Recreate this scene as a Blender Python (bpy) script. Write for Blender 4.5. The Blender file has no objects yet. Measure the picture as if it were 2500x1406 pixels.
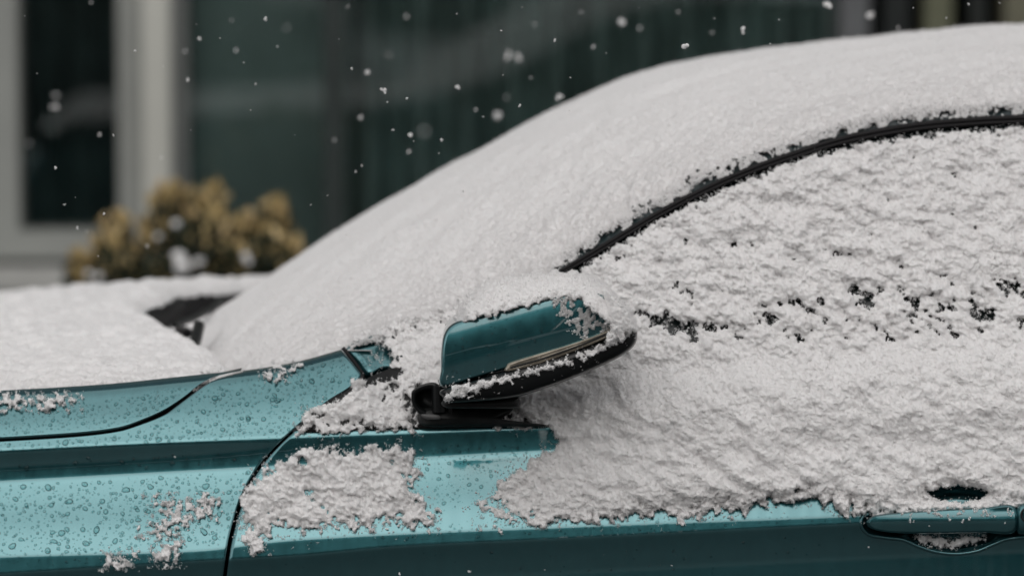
import bpy, math, random
import numpy as np
R = math.radians
rng = np.random.default_rng(7)
random.seed(7)
scene = bpy.context.scene
C = scene.collection

# ------------------------------------------------------------------ camera
CAMZ, CAMD = 1.55, 5.0
PITCH = math.atan(0.45 / 5.0)
F = 2000.0 * math.hypot(5.0, 0.45)
cam_d = bpy.data.cameras.new('camera')
cam = bpy.data.objects.new('camera', cam_d); C.objects.link(cam)
cam.location = (0, -CAMD, CAMZ)
cam.rotation_euler = (math.pi / 2 - PITCH, 0, 0)
cam_d.sensor_width = 36.0
cam_d.lens = F * 36.0 / 2500.0
cam_d.clip_start = 0.1; cam_d.clip_end = 1000
cam_d.dof.use_dof = True
cam_d.dof.focus_distance = 4.93
cam_d.dof.aperture_fstop = 2.9
scene.camera = cam

# ------------------------------------------------------------------ sky, sun, exposure
SUN_EL, SUN_AZ = R(32), R(-8)          # soft sun behind cloud, from the camera's side
w = bpy.data.worlds.new('World'); scene.world = w; w.use_nodes = True
nt = w.node_tree; nt.nodes.clear()
sky = nt.nodes.new('ShaderNodeTexSky'); sky.sky_type = 'NISHITA'
sky.sun_disc = False; sky.sun_elevation = SUN_EL; sky.sun_rotation = math.pi - SUN_AZ
sky.dust_density = 1.6; sky.air_density = 1.0; sky.ozone_density = 1.0
hs = nt.nodes.new('ShaderNodeHueSaturation'); hs.inputs['Saturation'].default_value = 0.22
bg = nt.nodes.new('ShaderNodeBackground'); bg.inputs['Strength'].default_value = 0.09
wo = nt.nodes.new('ShaderNodeOutputWorld')
nt.links.new(sky.outputs[0], hs.inputs['Color']); nt.links.new(hs.outputs[0], bg.inputs[0]); nt.links.new(bg.outputs[0], wo.inputs[0])
sd = bpy.data.lights.new('sun', 'SUN'); sd.energy = 2.5; sd.angle = R(140); sd.color = (1.0, 0.965, 0.93)
sun = bpy.data.objects.new('sun', sd); C.objects.link(sun)
sun.location = (0, -10, 12)
sun.rotation_euler = (math.pi / 2 - SUN_EL, 0, SUN_AZ)
scene.view_settings.view_transform = 'Standard'
scene.view_settings.look = 'None'
scene.view_settings.gamma = 1.0
scene.view_settings.use_curve_mapping = False
scene.view_settings.exposure = -0.40
scene.cycles.max_bounces = 8
scene.cycles.transparent_max_bounces = 12
scene.cycles.use_denoising = True

# ------------------------------------------------------------------ helpers
def P(px, py, Y):
    """point of the place that lies at depth Y on the line of sight of a traced photo point"""
    px, py, Y = np.broadcast_arrays(np.asarray(px, float), np.asarray(py, float), np.asarray(Y, float))
    a = (px - 1250.0) / F; b = (703.0 - py) / F
    dy = math.cos(PITCH) + b * math.sin(PITCH)
    dz = -math.sin(PITCH) + b * math.cos(PITCH)
    k = (Y + CAMD) / dy
    return np.stack([a * k, Y + 0 * k, CAMZ + dz * k], -1)

def crv(pts):
    """smooth-ish curve through points, evaluated at x (monotone x)"""
    p = np.array(pts, float); p = p[np.argsort(p[:, 0])]
    x, y = p[:, 0], p[:, 1]
    h = np.diff(x); dlt = np.diff(y) / h
    m = np.zeros_like(x); m[0] = dlt[0]; m[-1] = dlt[-1]
    for i in range(1, len(x) - 1):
        if dlt[i - 1] * dlt[i] > 0:
            w1 = 2 * h[i] + h[i - 1]; w2 = h[i] + 2 * h[i - 1]
            m[i] = (w1 + w2) / (w1 / dlt[i - 1] + w2 / dlt[i])
    def f(q):
        q = np.asarray(q, float)
        i = np.clip(np.searchsorted(x, q) - 1, 0, len(x) - 2)
        t = (q - x[i]) / h[i]
        lo = q < x[0]; hi = q > x[-1]
        t2 = np.clip(t, 0, 1)
        r = ((2*t2**3 - 3*t2**2 + 1) * y[i] + (t2**3 - 2*t2**2 + t2) * h[i] * m[i]
             + (-2*t2**3 + 3*t2**2) * y[i+1] + (t2**3 - t2**2) * h[i] * m[i+1])
        r = np.where(lo, y[0] + (q - x[0]) * m[0], r)
        return np.where(hi, y[-1] + (q - x[-1]) * m[-1], r)
    return f

def smooth(poly, n=160, closed=True):
    """Catmull-Rom resample of a 2D/3D polyline"""
    p = np.array(poly, float); k = len(p)
    out = []
    segs = k if closed else k - 1
    per = max(2, n // segs)
    for i in range(segs):
        if closed:
            a, b, c, d = p[(i-1) % k], p[i], p[(i+1) % k], p[(i+2) % k]
        else:
            a, b, c, d = p[max(i-1, 0)], p[i], p[i+1], p[min(i+2, k-1)]
        for t in np.linspace(0, 1, per, endpoint=False):
            out.append(0.5 * ((2*b) + (-a+c)*t + (2*a-5*b+4*c-d)*t*t + (-a+3*b-3*c+d)*t**3))
    if not closed: out.append(p[-1])
    return np.array(out)

_tiles = {}
def nz(u, v, wl, seed=0, an=1.0, rot=0.0):
    """band-limited noise (std 1) looked up at metric coords; wl = wavelength, an = elongation"""
    if seed not in _tiles:
        r = np.random.default_rng(1000 + seed)
        N = 1024
        a = r.standard_normal((N, N))
        fx = np.fft.fftfreq(N)[:, None]; fy = np.fft.fftfreq(N)[None, :]
        fr = np.hypot(fx, fy) * 16.0
        filt = np.exp(-((fr - 0.8) / 0.45) ** 2)
        b = np.real(np.fft.ifft2(np.fft.fft2(a) * filt)); b -= b.mean(); b /= b.std()
        _tiles[seed] = b
    T = _tiles[seed]; N = 1024
    c, s = math.cos(rot + 0.13), math.sin(rot + 0.13)
    a = (u * c + v * s) / (wl * an) * 16; b = (-u * s + v * c) / wl * 16
    i0 = np.floor(a).astype(int); j0 = np.floor(b).astype(int)
    fa = a - i0; fb = b - j0
    fa = fa * fa * (3 - 2 * fa); fb = fb * fb * (3 - 2 * fb)
    i0 %= N; j0 %= N; i1 = (i0 + 1) % N; j1 = (j0 + 1) % N
    return ((T[i0, j0] * (1 - fa) + T[i1, j0] * fa) * (1 - fb) + (T[i0, j1] * (1 - fa) + T[i1, j1] * fa) * fb)

def sdist(px, py, poly):
    """signed distance (positive inside) to a polygon"""
    p = np.array(poly, float); q = np.roll(p, -1, 0)
    d = np.full(px.shape, 1e9); ins = np.zeros(px.shape, bool)
    for (x0, y0), (x1, y1) in zip(p, q):
        ex, ey = x1 - x0, y1 - y0
        t = np.clip(((px - x0) * ex + (py - y0) * ey) / (ex*ex + ey*ey + 1e-12), 0, 1)
        d = np.minimum(d, np.hypot(px - x0 - t*ex, py - y0 - t*ey))
        if y0 != y1:
            cr = ((y0 > py) != (y1 > py)) & (px < (x1 - x0) * (py - y0) / (y1 - y0) + x0)
            ins ^= cr
    return np.where(ins, d, -d)

def sm(a, b, x):
    t = np.clip((x - a) / (b - a), 0, 1); return t * t * (3 - 2 * t)

class MB:
    """collects vertices and faces, links them as one mesh object"""
    def __init__(s): s.v = []; s.f3 = []; s.f4 = []; s.n = 0; s.a = []; s.dust = None
    def add(s, v, f, a=0.0):
        v = np.asarray(v, float).reshape(-1, 3); f = np.asarray(f, int)
        s.a.append(np.broadcast_to(np.asarray(a, float).reshape(-1), (len(v),)) if len(v) else np.zeros(0))
        if len(f):
            (s.f3 if f.shape[1] == 3 else s.f4).append(f + s.n)
        s.v.append(v); s.n += len(v); return s
    def grid(s, V, mask=None, flip=False, wrap=False, a=None):
        """V (n,m,3) grid; mask (n,m) bool of vertices kept"""
        n, m = V.shape[:2]
        idx = np.arange(n * m).reshape(n, m)
        if wrap: idx = np.concatenate([idx, idx[:, :1]], 1)
        f = np.stack([idx[:-1, :-1], idx[1:, :-1], idx[1:, 1:], idx[:-1, 1:]], -1).reshape(-1, 4)
        if flip: f = f[:, ::-1]
        v = V.reshape(-1, 3); a_ = np.zeros(len(v)) if a is None else a.reshape(-1)
        if mask is not None:
            mk = mask.reshape(-1)
            f = f[mk[f].all(1)]
            used = np.zeros(len(v), bool); used[f.reshape(-1)] = True
            rm = np.cumsum(used) - 1
            f = rm[f]; v = v[used]; a_ = a_[used]
        return s.add(v, f, a_)
    def box(s, x0, x1, y0, y1, z0, z1):
        v = [(x, y, z) for x in (x0, x1) for y in (y0, y1) for z in (z0, z1)]
        f = [(0,1,3,2),(4,6,7,5),(0,4,5,1),(2,3,7,6),(0,2,6,4),(1,5,7,3)]
        return s.add(v, f)
    def tube(s, pts, r, n=8):
        pts = np.array(pts, float); k = len(pts)
        rr = np.broadcast_to(np.asarray(r, float), (k,))
        T = np.gradient(pts, axis=0); T /= np.linalg.norm(T, axis=1)[:, None] + 1e-12
        up = np.array([0.01, 1.0, 0.03]); A = np.cross(T, up); A /= np.linalg.norm(A, axis=1)[:, None] + 1e-9
        B = np.cross(T, A)
        an = np.linspace(0, 2*np.pi, n, endpoint=False)
        V = pts[:, None] + rr[:, None, None] * (A[:, None] * np.cos(an)[None, :, None] + B[:, None] * np.sin(an)[None, :, None])
        s.grid(V, wrap=True)
        for e in (0, k - 1):
            vv = np.concatenate([V[e], pts[e:e+1]]); f = [(i, (i+1) % n, n) for i in range(n)]
            s.add(vv, f)
        return s
    def build(s, name, mat, parent=None, smooth_=True, loc=None):
        me = bpy.data.meshes.new(name)
        v = np.concatenate(s.v) if s.v else np.zeros((0, 3))
        if loc is not None: v = v - np.array(loc)
        f3 = np.concatenate(s.f3) if s.f3 else np.zeros((0, 3), int)
        f4 = np.concatenate(s.f4) if s.f4 else np.zeros((0, 4), int)
        me.vertices.add(len(v)); me.vertices.foreach_set('co', v.astype(np.float32).ravel())
        nl = f3.size + f4.size; me.loops.add(nl)
        me.loops.foreach_set('vertex_index', np.concatenate([f4.ravel(), f3.ravel()]).astype(np.int32))
        npoly = len(f3) + len(f4); me.polygons.add(npoly)
        st = np.concatenate([np.arange(len(f4)) * 4, f4.size + np.arange(len(f3)) * 3]).astype(np.int32)
        me.polygons.foreach_set('loop_start', st)
        me.polygons.foreach_set('use_smooth', np.full(npoly, smooth_))
        me.update(calc_edges=True)
        at = np.concatenate(s.a)
        if at.any():
            q = me.attributes.new('fuzz', 'FLOAT', 'POINT'); q.data.foreach_set('value', at.astype(np.float32))
        if mat: me.materials.append(mat)
        o = bpy.data.objects.new(name, me); C.objects.link(o)
        if loc is not None: o.location = loc
        if parent: o.parent = parent
        return o

def fuzz(o, dens, size, seed, mt, only=False, lift=.0):
    """loose ice crystals strewn over a snow surface (density follows its 'fuzz' attribute)"""
    g = bpy.data.node_groups.new('ice_crystals', 'GeometryNodeTree')
    g.interface.new_socket('Geometry', in_out='INPUT', socket_type='NodeSocketGeometry')
    g.interface.new_socket('Geometry', in_out='OUTPUT', socket_type='NodeSocketGeometry')
    N = g.nodes.new; L = g.links.new
    gi, go = N('NodeGroupInput'), N('NodeGroupOutput')
    dp = N('GeometryNodeDistributePointsOnFaces'); dp.inputs['Seed'].default_value = seed
    at = N('GeometryNodeInputNamedAttribute'); at.data_type = 'FLOAT'; at.inputs['Name'].default_value = 'fuzz'
    mu = N('ShaderNodeMath'); mu.operation = 'MULTIPLY'; mu.inputs[1].default_value = dens
    L(at.outputs['Attribute'], mu.inputs[0]); L(mu.outputs[0], dp.inputs['Density']); L(gi.outputs[0], dp.inputs['Mesh'])
    jn = N('GeometryNodeJoinGeometry')
    for rot in ((0, 0, 0), (1.35, .3, .4), (-.9, 1.2, 1.9), (2.3, -.7, .8)):
        cn = N('GeometryNodeMeshCone'); cn.inputs['Vertices'].default_value = 3
        cn.inputs['Radius Bottom'].default_value = .20; cn.inputs['Radius Top'].default_value = .11; cn.inputs['Depth'].default_value = 1.9
        tf = N('GeometryNodeTransform'); tf.inputs['Rotation'].default_value = rot
        tf.inputs['Translation'].default_value = (.25 * rot[0] * .3, .2 * rot[1] * .3, -.95 + .1 * rot[2])
        L(cn.outputs['Mesh'], tf.inputs['Geometry']); L(tf.outputs[0], jn.inputs[0])
    sm_ = N('GeometryNodeSetMaterial'); sm_.inputs['Material'].default_value = mt
    L(jn.outputs[0], sm_.inputs['Geometry'])
    sp = N('GeometryNodeSetPosition'); L(dp.outputs['Points'], sp.inputs['Geometry'])
    rv = N('FunctionNodeRandomValue'); rv.data_type = 'FLOAT'; rv.inputs[2].default_value = -.0005; rv.inputs[3].default_value = lift; rv.inputs['Seed'].default_value = seed + 17
    vm = N('ShaderNodeVectorMath'); vm.operation = 'SCALE'; L(dp.outputs['Normal'], vm.inputs[0]); L(rv.outputs[1], vm.inputs['Scale'])
    L(vm.outputs[0], sp.inputs['Offset'])
    ip = N('GeometryNodeInstanceOnPoints'); L(sp.outputs[0], ip.inputs['Points']); L(sm_.outputs[0], ip.inputs['Instance'])
    rr = N('FunctionNodeRandomValue'); rr.data_type = 'FLOAT_VECTOR'; rr.inputs[1].default_value = (6.28, 6.28, 6.28); rr.inputs['Seed'].default_value = seed + 3
    L(rr.outputs[0], ip.inputs['Rotation'])
    rs = N('FunctionNodeRandomValue'); rs.data_type = 'FLOAT'; rs.inputs[2].default_value = size * .45; rs.inputs[3].default_value = size * 1.5; rs.inputs['Seed'].default_value = seed + 9
    L(rs.outputs[1], ip.inputs['Scale'])
    if only: L(ip.outputs[0], go.inputs[0])
    else:
        j2 = N('GeometryNodeJoinGeometry'); L(gi.outputs[0], j2.inputs[0]); L(ip.outputs[0], j2.inputs[0]); L(j2.outputs[0], go.inputs[0])
    md = o.modifiers.new('ice_crystals', 'NODES'); md.node_group = g
    return o

def tag(o, label=None, cat=None, group=None, kind=None):
    if label: o['label'] = label
    if cat: o['category'] = cat
    if group: o['group'] = group
    if kind: o['kind'] = kind
    return o
def empty(name, loc=(0, 0, 0), parent=None):
    o = bpy.data.objects.new(name, None); C.objects.link(o); o.location = loc; o.empty_display_size = 0.2
    if parent: o.parent = parent
    return o

# ------------------------------------------------------------------ materials
def mat(name, col, rough=0.5, metal=0.0, coat=0.0, spec=0.5, bump=0.0, bscale=50, var=0.0, vscale=20, coat_rough=0.03):
    m = bpy.data.materials.new(name); m.use_nodes = True
    n = m.node_tree; b = n.nodes['Principled BSDF']
    b.inputs['Base Color'].default_value = (*col, 1); b.inputs['Roughness'].default_value = rough
    b.inputs['Metallic'].default_value = metal; b.inputs['Coat Weight'].default_value = coat
    b.inputs['Coat Roughness'].default_value = coat_rough
    b.inputs['Specular IOR Level'].default_value = spec
    tc = n.nodes.new('ShaderNodeTexCoord')
    if bump:
        t = n.nodes.new('ShaderNodeTexNoise'); t.inputs['Scale'].default_value = bscale; t.inputs['Detail'].default_value = 5
        bp = n.nodes.new('ShaderNodeBump'); bp.inputs['Strength'].default_value = bump; bp.inputs['Distance'].default_value = 0.002
        n.links.new(tc.outputs['Object'], t.inputs['Vector']); n.links.new(t.outputs['Fac'], bp.inputs['Height'])
        n.links.new(bp.outputs[0], b.inputs['Normal'])
    if var:
        t = n.nodes.new('ShaderNodeTexNoise'); t.inputs['Scale'].default_value = vscale; t.inputs['Detail'].default_value = 6
        mx = n.nodes.new('ShaderNodeMix'); mx.data_type = 'RGBA'
        mx.inputs[6].default_value = tuple(c * (1 - var) for c in col) + (1,)
        mx.inputs[7].default_value = tuple(min(1, c * (1 + var)) for c in col) + (1,)
        n.links.new(tc.outputs['Object'], t.inputs['Vector'])
        rp = n.nodes.new('ShaderNodeMapRange'); rp.inputs[1].default_value = 0.35; rp.inputs[2].default_value = 0.65
        n.links.new(t.outputs['Fac'], rp.inputs[0]); n.links.new(rp.outputs[0], mx.inputs[0]); n.links.new(mx.outputs[2], b.inputs['Base Color'])
    return m

def snow_mat(name, bump=0.6, scale=700, dist=0.0012):
    m = bpy.data.materials.new(name); m.use_nodes = True
    n = m.node_tree; b = n.nodes['Principled BSDF']
    b.inputs['Base Color'].default_value = (0.935, 0.92, 0.916, 1)
    b.inputs['Roughness'].default_value = 0.9; b.inputs['Specular IOR Level'].default_value = 0.15
    b.inputs['Subsurface Weight'].default_value = 0.45; b.inputs['Subsurface Scale'].default_value = 0.003; b.inputs['Subsurface Radius'].default_value = (1, .95, .95)
    tc = n.nodes.new('ShaderNodeTexCoord')
    t = n.nodes.new('ShaderNodeTexNoise'); t.inputs['Scale'].default_value = scale; t.inputs['Detail'].default_value = 4; t.inputs['Roughness'].default_value = 0.7
    bp = n.nodes.new('ShaderNodeBump'); bp.inputs['Strength'].default_value = bump; bp.inputs['Distance'].default_value = dist
    n.links.new(tc.outputs['Object'], t.inputs['Vector']); n.links.new(t.outputs['Fac'], bp.inputs['Height'])
    n.links.new(bp.outputs[0], b.inputs['Normal'])
    return m
SNOW = snow_mat('crusted_snow')
CRYST = snow_mat('ice_crystal_snow', 0)
SNOW_SMOOTH = snow_mat('smooth_snow', 0.5, 260, 0.002)

def paint_mat():
    m = bpy.data.materials.new('teal_metallic_paint'); m.use_nodes = True
    n = m.node_tree; b = n.nodes['Principled BSDF']
    b.inputs['Metallic'].default_value = 0.85; b.inputs['Roughness'].default_value = 0.2
    b.inputs['Coat Weight'].default_value = 1.0; b.inputs['Coat Roughness'].default_value = 0.015; b.inputs['Coat IOR'].default_value = 1.75
    tc = n.nodes.new('ShaderNodeTexCoord')
    t = n.nodes.new('ShaderNodeTexNoise'); t.inputs['Scale'].default_value = 55; t.inputs['Detail'].default_value = 8; t.inputs['Roughness'].default_value = 0.7
    mp = n.nodes.new('ShaderNodeMapping'); mp.inputs['Scale'].default_value = (1.6, 1, 0.7)
    rp = n.nodes.new('ShaderNodeMapRange'); rp.inputs[1].default_value = 0.3; rp.inputs[2].default_value = 0.7
    mx = n.nodes.new('ShaderNodeMix'); mx.data_type = 'RGBA'
    mx.inputs[6].default_value = (0.035, 0.155, 0.175, 1); mx.inputs[7].default_value = (0.048, 0.19, 0.212, 1)
    n.links.new(tc.outputs['Object'], mp.inputs[0]); n.links.new(mp.outputs[0], t.inputs['Vector'])
    n.links.new(t.outputs['Fac'], rp.inputs[0]); n.links.new(rp.outputs[0], mx.inputs[0]); n.links.new(mx.outputs[2], b.inputs['Base Color'])
    r2 = n.nodes.new('ShaderNodeMapRange'); r2.inputs[1].default_value = 0.35; r2.inputs[2].default_value = 0.75
    r2.inputs[3].default_value = 0.2; r2.inputs[4].default_value = 0.28
    n.links.new(t.outputs['Fac'], r2.inputs[0]); n.links.new(r2.outputs[0], b.inputs['Roughness'])
    return m
PAINT = paint_mat()
BLACK = mat('black_plastic', (0.012, 0.013, 0.013), 0.42, spec=0.4, bump=0.15, bscale=900, var=0.3, vscale=60)
RUBBER = mat('black_rubber_trim', (0.009, 0.008, 0.009), 0.5, spec=0.3, var=0.2, vscale=40)
GLOSSBLACK = mat('gloss_black_trim', (0.006, 0.007, 0.0075), 0.3, coat=0.15, spec=.35, var=0.2, vscale=30)
RAIL = mat('dark_slate_roof_rail', (0.02, 0.035, 0.038), 0.3, coat=0.7, var=0.25, vscale=30)
CARGLASS = mat('dark_car_glass', (0.012, 0.018, 0.018), 0.12, coat=0.5, var=0.15, vscale=10)
SIGNAL = mat('clear_signal_lens', (0.30, 0.265, 0.21), 0.25, metal=0.45, coat=0.7, var=0.25, vscale=90)
MIRRORGLASS = mat('mirror_glass', (0.6, 0.62, 0.62), 0.04, metal=1.0, var=0.05, vscale=5)
TYRE = mat('tyre_rubber', (0.02, 0.02, 0.02), 0.8, bump=0.3, bscale=80, var=0.2)
RIM = mat('alloy', (0.35, 0.36, 0.37), 0.35, metal=0.9, var=0.1)
VOID = mat('gap_shade_black', (0.006, 0.006, 0.006), 0.9, spec=0.1, var=0.2)  # near-black colour that stands in for shade inside the panel gaps

def water_mat():
    m = bpy.data.materials.new('water_drop'); m.use_nodes = True
    n = m.node_tree; n.nodes.clear()
    out = n.nodes.new('ShaderNodeOutputMaterial'); mix = n.nodes.new('ShaderNodeMixShader')
    tr = n.nodes.new('ShaderNodeBsdfTransparent'); gl = n.nodes.new('ShaderNodeBsdfGlossy')
    gl.inputs['Roughness'].default_value = 0.06
    fr = n.nodes.new('ShaderNodeFresnel'); fr.inputs['IOR'].default_value = 1.36
    lw = n.nodes.new('ShaderNodeLayerWeight'); lw.inputs['Blend'].default_value = 0.35
    mc = n.nodes.new('ShaderNodeMix'); mc.data_type = 'RGBA'
    mc.inputs[6].default_value = (0.82, 0.9, 0.9, 1); mc.inputs[7].default_value = (0.36, 0.52, 0.53, 1)  # tint goes darker at the rim, in place of refraction in the drop
    n.links.new(lw.outputs['Facing'], mc.inputs[0]); n.links.new(mc.outputs[2], tr.inputs[0])
    n.links.new(fr.outputs[0], mix.inputs[0]); n.links.new(tr.outputs[0], mix.inputs[1]); n.links.new(gl.outputs[0], mix.inputs[2])
    n.links.new(mix.outputs[0], out.inputs[0])
    return m
WATER = water_mat()

def window_glass(name, tint=(0.8, 0.85, 0.84), boost=1.6):
    m = bpy.data.materials.new(name); m.use_nodes = True
    n = m.node_tree; n.nodes.clear()
    out = n.nodes.new('ShaderNodeOutputMaterial'); mix = n.nodes.new('ShaderNodeMixShader')
    tr = n.nodes.new('ShaderNodeBsdfTransparent'); tr.inputs[0].default_value = (*tint, 1)
    gl = n.nodes.new('ShaderNodeBsdfGlossy'); gl.inputs['Roughness'].default_value = 0.01
    fr = n.nodes.new('ShaderNodeFresnel'); fr.inputs['IOR'].default_value = boost
    n.links.new(fr.outputs[0], mix.inputs[0]); n.links.new(tr.outputs[0], mix.inputs[1]); n.links.new(gl.outputs[0], mix.inputs[2])
    n.links.new(mix.outputs[0], out.inputs[0])
    return m

# ================================================================== SETTING: ground, street, pavements
ASPHALT = mat('wet_asphalt', (0.028, 0.03, 0.032), 0.5, bump=0.5, bscale=60, var=0.4, vscale=0.8)
PAVE = mat('pavement_with_slush', (0.20, 0.20, 0.2), 0.8, bump=0.4, bscale=20, var=0.35, vscale=2)
m = MB(); m.box(-150, 150, -150, 150, -0.5, 0.0); tag(m.build('road', ASPHALT, smooth_=False), kind='structure')
m = MB(); m.box(-60, 60, 2.0, 4.9, 0.004, 0.13); tag(m.build('pavement', PAVE, smooth_=False), kind='structure')
m = MB(); m.box(-60, 60, 1.86, 1.998, 0.004, 0.135); tag(m.build('kerb', mat('kerb_stone', (0.28, 0.28, 0.27), 0.8, bump=0.3, bscale=30, var=0.2), smooth_=False), kind='structure')
m = MB(); m.box(-60, 60, -22, -15.5, 0.004, 0.13); tag(m.build('pavement', PAVE, smooth_=False), kind='structure')

# ================================================================== BACKGROUND HOUSE (behind the car)
YB = 4.6
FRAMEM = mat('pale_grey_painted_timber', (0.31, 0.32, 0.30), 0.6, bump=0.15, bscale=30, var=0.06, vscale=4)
FRAMED = mat('dark_grey_timber', (0.17, 0.18, 0.175), 0.6, bump=0.15, bscale=30, var=0.08, vscale=4)  # darker grey timber, for the right post strip and lower plinth course
WALLM = mat('grey_render', (0.2, 0.21, 0.205), 0.85, bump=0.4, bscale=40, var=0.12, vscale=3)
STONE = mat('pale_stone_plinth', (0.42, 0.42, 0.4), 0.8, bump=0.4, bscale=40, var=0.15, vscale=6)
house = empty('house', (0, YB, 0))
tag(house, 'house front with large dark windows and pale posts, far out of focus behind the car', 'house')
def part(name, mt, parent, px0, px1, py0, py1, Y0, Y1, smooth_=False, label=None):
    """box whose front face covers the traced rectangle at depth Y0 and that runs back to Y1"""
    a = P(px0, py1, Y0); b = P(px1, py0, Y0)
    m = MB(); m.box(a[0], b[0], Y0, Y1, a[2], b[2])
    o = m.build(name, mt, None, smooth_)
    o.parent = parent
    if parent is not None: o.location = (-parent.location[0], -parent.location[1], -parent.location[2])
    if label: o['label'] = label
    return o
HG = window_glass('window_glass')
HG2 = window_glass('second_window_glass')
TOP = -2100
part('wall', WALLM, house, -9000, -620, TOP, 2300, YB, YB + 0.3)
part('window_post', FRAMEM, house, -620, -560, TOP, 640, YB - 0.06, YB + 0.1)
part('window_post', FRAMEM, house, -46, 16, TOP, 565, YB - 0.06, YB + 0.12)
part('window_pane', HG, house, -560, -46, TOP, 565, YB + 0.02, YB + 0.03)
part('window_pane', HG, house, 16, 296, TOP, 565, YB + 0.02, YB + 0.03)
# post of three profiles
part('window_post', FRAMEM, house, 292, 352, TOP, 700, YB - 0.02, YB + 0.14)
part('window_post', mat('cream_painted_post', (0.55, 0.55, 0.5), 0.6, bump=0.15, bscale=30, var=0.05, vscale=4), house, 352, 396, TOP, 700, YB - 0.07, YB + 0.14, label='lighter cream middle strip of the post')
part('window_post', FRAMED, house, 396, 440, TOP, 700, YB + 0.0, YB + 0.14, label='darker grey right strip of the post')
part('window_sill', FRAMEM, house, -640, 292, 567, 632, YB - 0.08, YB + 0.14)
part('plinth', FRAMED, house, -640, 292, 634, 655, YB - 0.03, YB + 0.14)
part('plinth', STONE, house, -640, 156, 657, 712, YB - 0.16, YB + 0.14, label='pale stone ledge dusted with snow')
part('wall', WALLM, house, -640, 2020, 715, 2300, YB - 0.1, YB + 0.14)
part('window_pane', HG2, house, 440, 792, TOP, 712, YB + 0.02, YB + 0.03)
part('window_bar', mat('dark_green_bar', (0.02, 0.03, 0.028), 0.5, var=0.1), house, 792, 830, TOP, 712, YB - 0.02, YB + 0.06)
part('window_pane', HG, house, 830, 2030, TOP, 712, YB + 0.02, YB + 0.03)
part('wall_panel', mat('cool_grey_panel', (0.12, 0.125, 0.13), 0.7, var=0.1), house, 2036, 2140, TOP, 2300, YB - 0.02, YB + 0.2)
part('wall_panel', mat('dark_panel', (0.02, 0.025, 0.025), 0.7, var=0.1), house, 2140, 2240, TOP, 2300, YB + 0.06, YB + 0.2)
part('wall_panel', mat('olive_panel', (0.13, 0.135, 0.085), 0.7, var=0.1), house, 2240, 2345, TOP, 2300, YB - 0.02, YB + 0.2)
part('wall_panel', mat('dark_panel_b', (0.025, 0.03, 0.028), 0.7, var=0.1), house, 2345, 2430, TOP, 2300, YB + 0.06, YB + 0.2)
part('wall_panel', mat('tan_panel', (0.15, 0.145, 0.1), 0.7, var=0.1), house, 2430, 2560, TOP, 2300, YB - 0.02, YB + 0.2)
part('wall', WALLM, house, 2562, 11000, TOP, 2300, YB, YB + 0.3)
part('upper_wall', WALLM, house, -9000, 11000, -5200, TOP - 4, YB - 0.05, YB + 0.3)
# dark rooms behind the glass
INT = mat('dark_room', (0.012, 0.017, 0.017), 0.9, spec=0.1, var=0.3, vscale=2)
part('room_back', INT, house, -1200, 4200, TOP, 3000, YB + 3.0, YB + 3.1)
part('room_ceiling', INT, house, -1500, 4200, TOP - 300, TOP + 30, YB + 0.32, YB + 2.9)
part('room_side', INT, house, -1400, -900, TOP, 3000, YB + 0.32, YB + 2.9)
# curtains: folded cloth hung inside
def curtain(px0, px1, Y, mt, amp, wl, name='curtain', label=None, top=TOP, bot=760):
    n = int((px1 - px0) / 6)
    x = np.linspace(px0, px1, n)
    ph = (x / wl + 0.5 * np.sin(x / wl * 0.37 + 2)) * 2 * np.pi
    y = Y + amp * np.sin(ph) + amp * 0.4 * np.sin(ph * 0.43 + 1)
    V = np.stack([P(x, top, Y), P(x, bot, Y)], 0)
    V[..., 1] = y[None]
    m = MB(); m.grid(V)
    o = m.build(name, mt, house); o.location = (0, -YB, 0)
    if label: o['label'] = label
    return o
curtain(446, 800, YB + 0.14, mat('grey_green_blind', (0.36, 0.43, 0.42), 0.9, var=0.2, vscale=3), 0.004, 400, 'window_blind', 'flat grey green blind')
curtain(20, 296, YB + .3, mat('dark_inner_curtain', (0.09, 0.12, 0.12), 0.9, var=0.4, vscale=5), 0.03, 140, 'curtain', 'dark curtain inside the narrow window')
curtain(830, 2030, YB + 0.22, mat('charcoal_curtain', (0.36, 0.43, 0.42), 0.9, var=0.3, vscale=5), 0.075, 125, 'curtain', 'charcoal curtain in vertical folds')

# ================================================================== ACROSS THE STREET (behind the camera, seen in reflections)
BRICKD = mat('dark_brick', (0.055, 0.05, 0.046), 0.85, bump=0.4, bscale=20, var=0.3, vscale=2)
DG = mat('dark_reflecting_window', (0.02, 0.025, 0.03), 0.1, coat=0.5, var=0.2)
def far_block(x0, x1, y0, y1, h, label, mt):
    b = empty('terraced_house', ((x0 + x1) / 2, y1, 0)); tag(b, label, 'house', 'houses across the street')
    lx0, lx1 = (x0 - x1) / 2, (x1 - x0) / 2
    m = MB(); m.box(lx0, lx1, y0 - y1, 0, 0, h); m.build('wall', mt, b, False)
    m = MB(); m.add([(lx0-.2, y0-y1-.2, h), (lx1+.2, y0-y1-.2, h), (lx1+.2, .2, h), (lx0-.2, .2, h), (lx0-.2, (y0-y1)/2, h+1.6), (lx1+.2, (y0-y1)/2, h+1.6)], [(0,1,5,4),(3,4,5,2),(0,3,2,1),(0,4,4,3),(1,2,5,5)][:3]); m.add(np.zeros((0,3)), np.zeros((0,3),int)); m.build('roof', SNOW_SMOOTH, b, False)
    proto = None
    for fl in range(int(h // 2.8)):
        for k in range(int((x1 - x0) // 2.4)):
            if proto is None:
                m = MB(); m.box(-.5, .5, -.02, .06, 0, 1.4); proto = m.build('window', DG, b, False); o = proto
            else:
                o = proto.copy(); C.objects.link(o); o.parent = b
            o.location = (lx0 + 1.2 + k * 2.4, 0, 0.9 + fl * 2.8)
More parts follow.
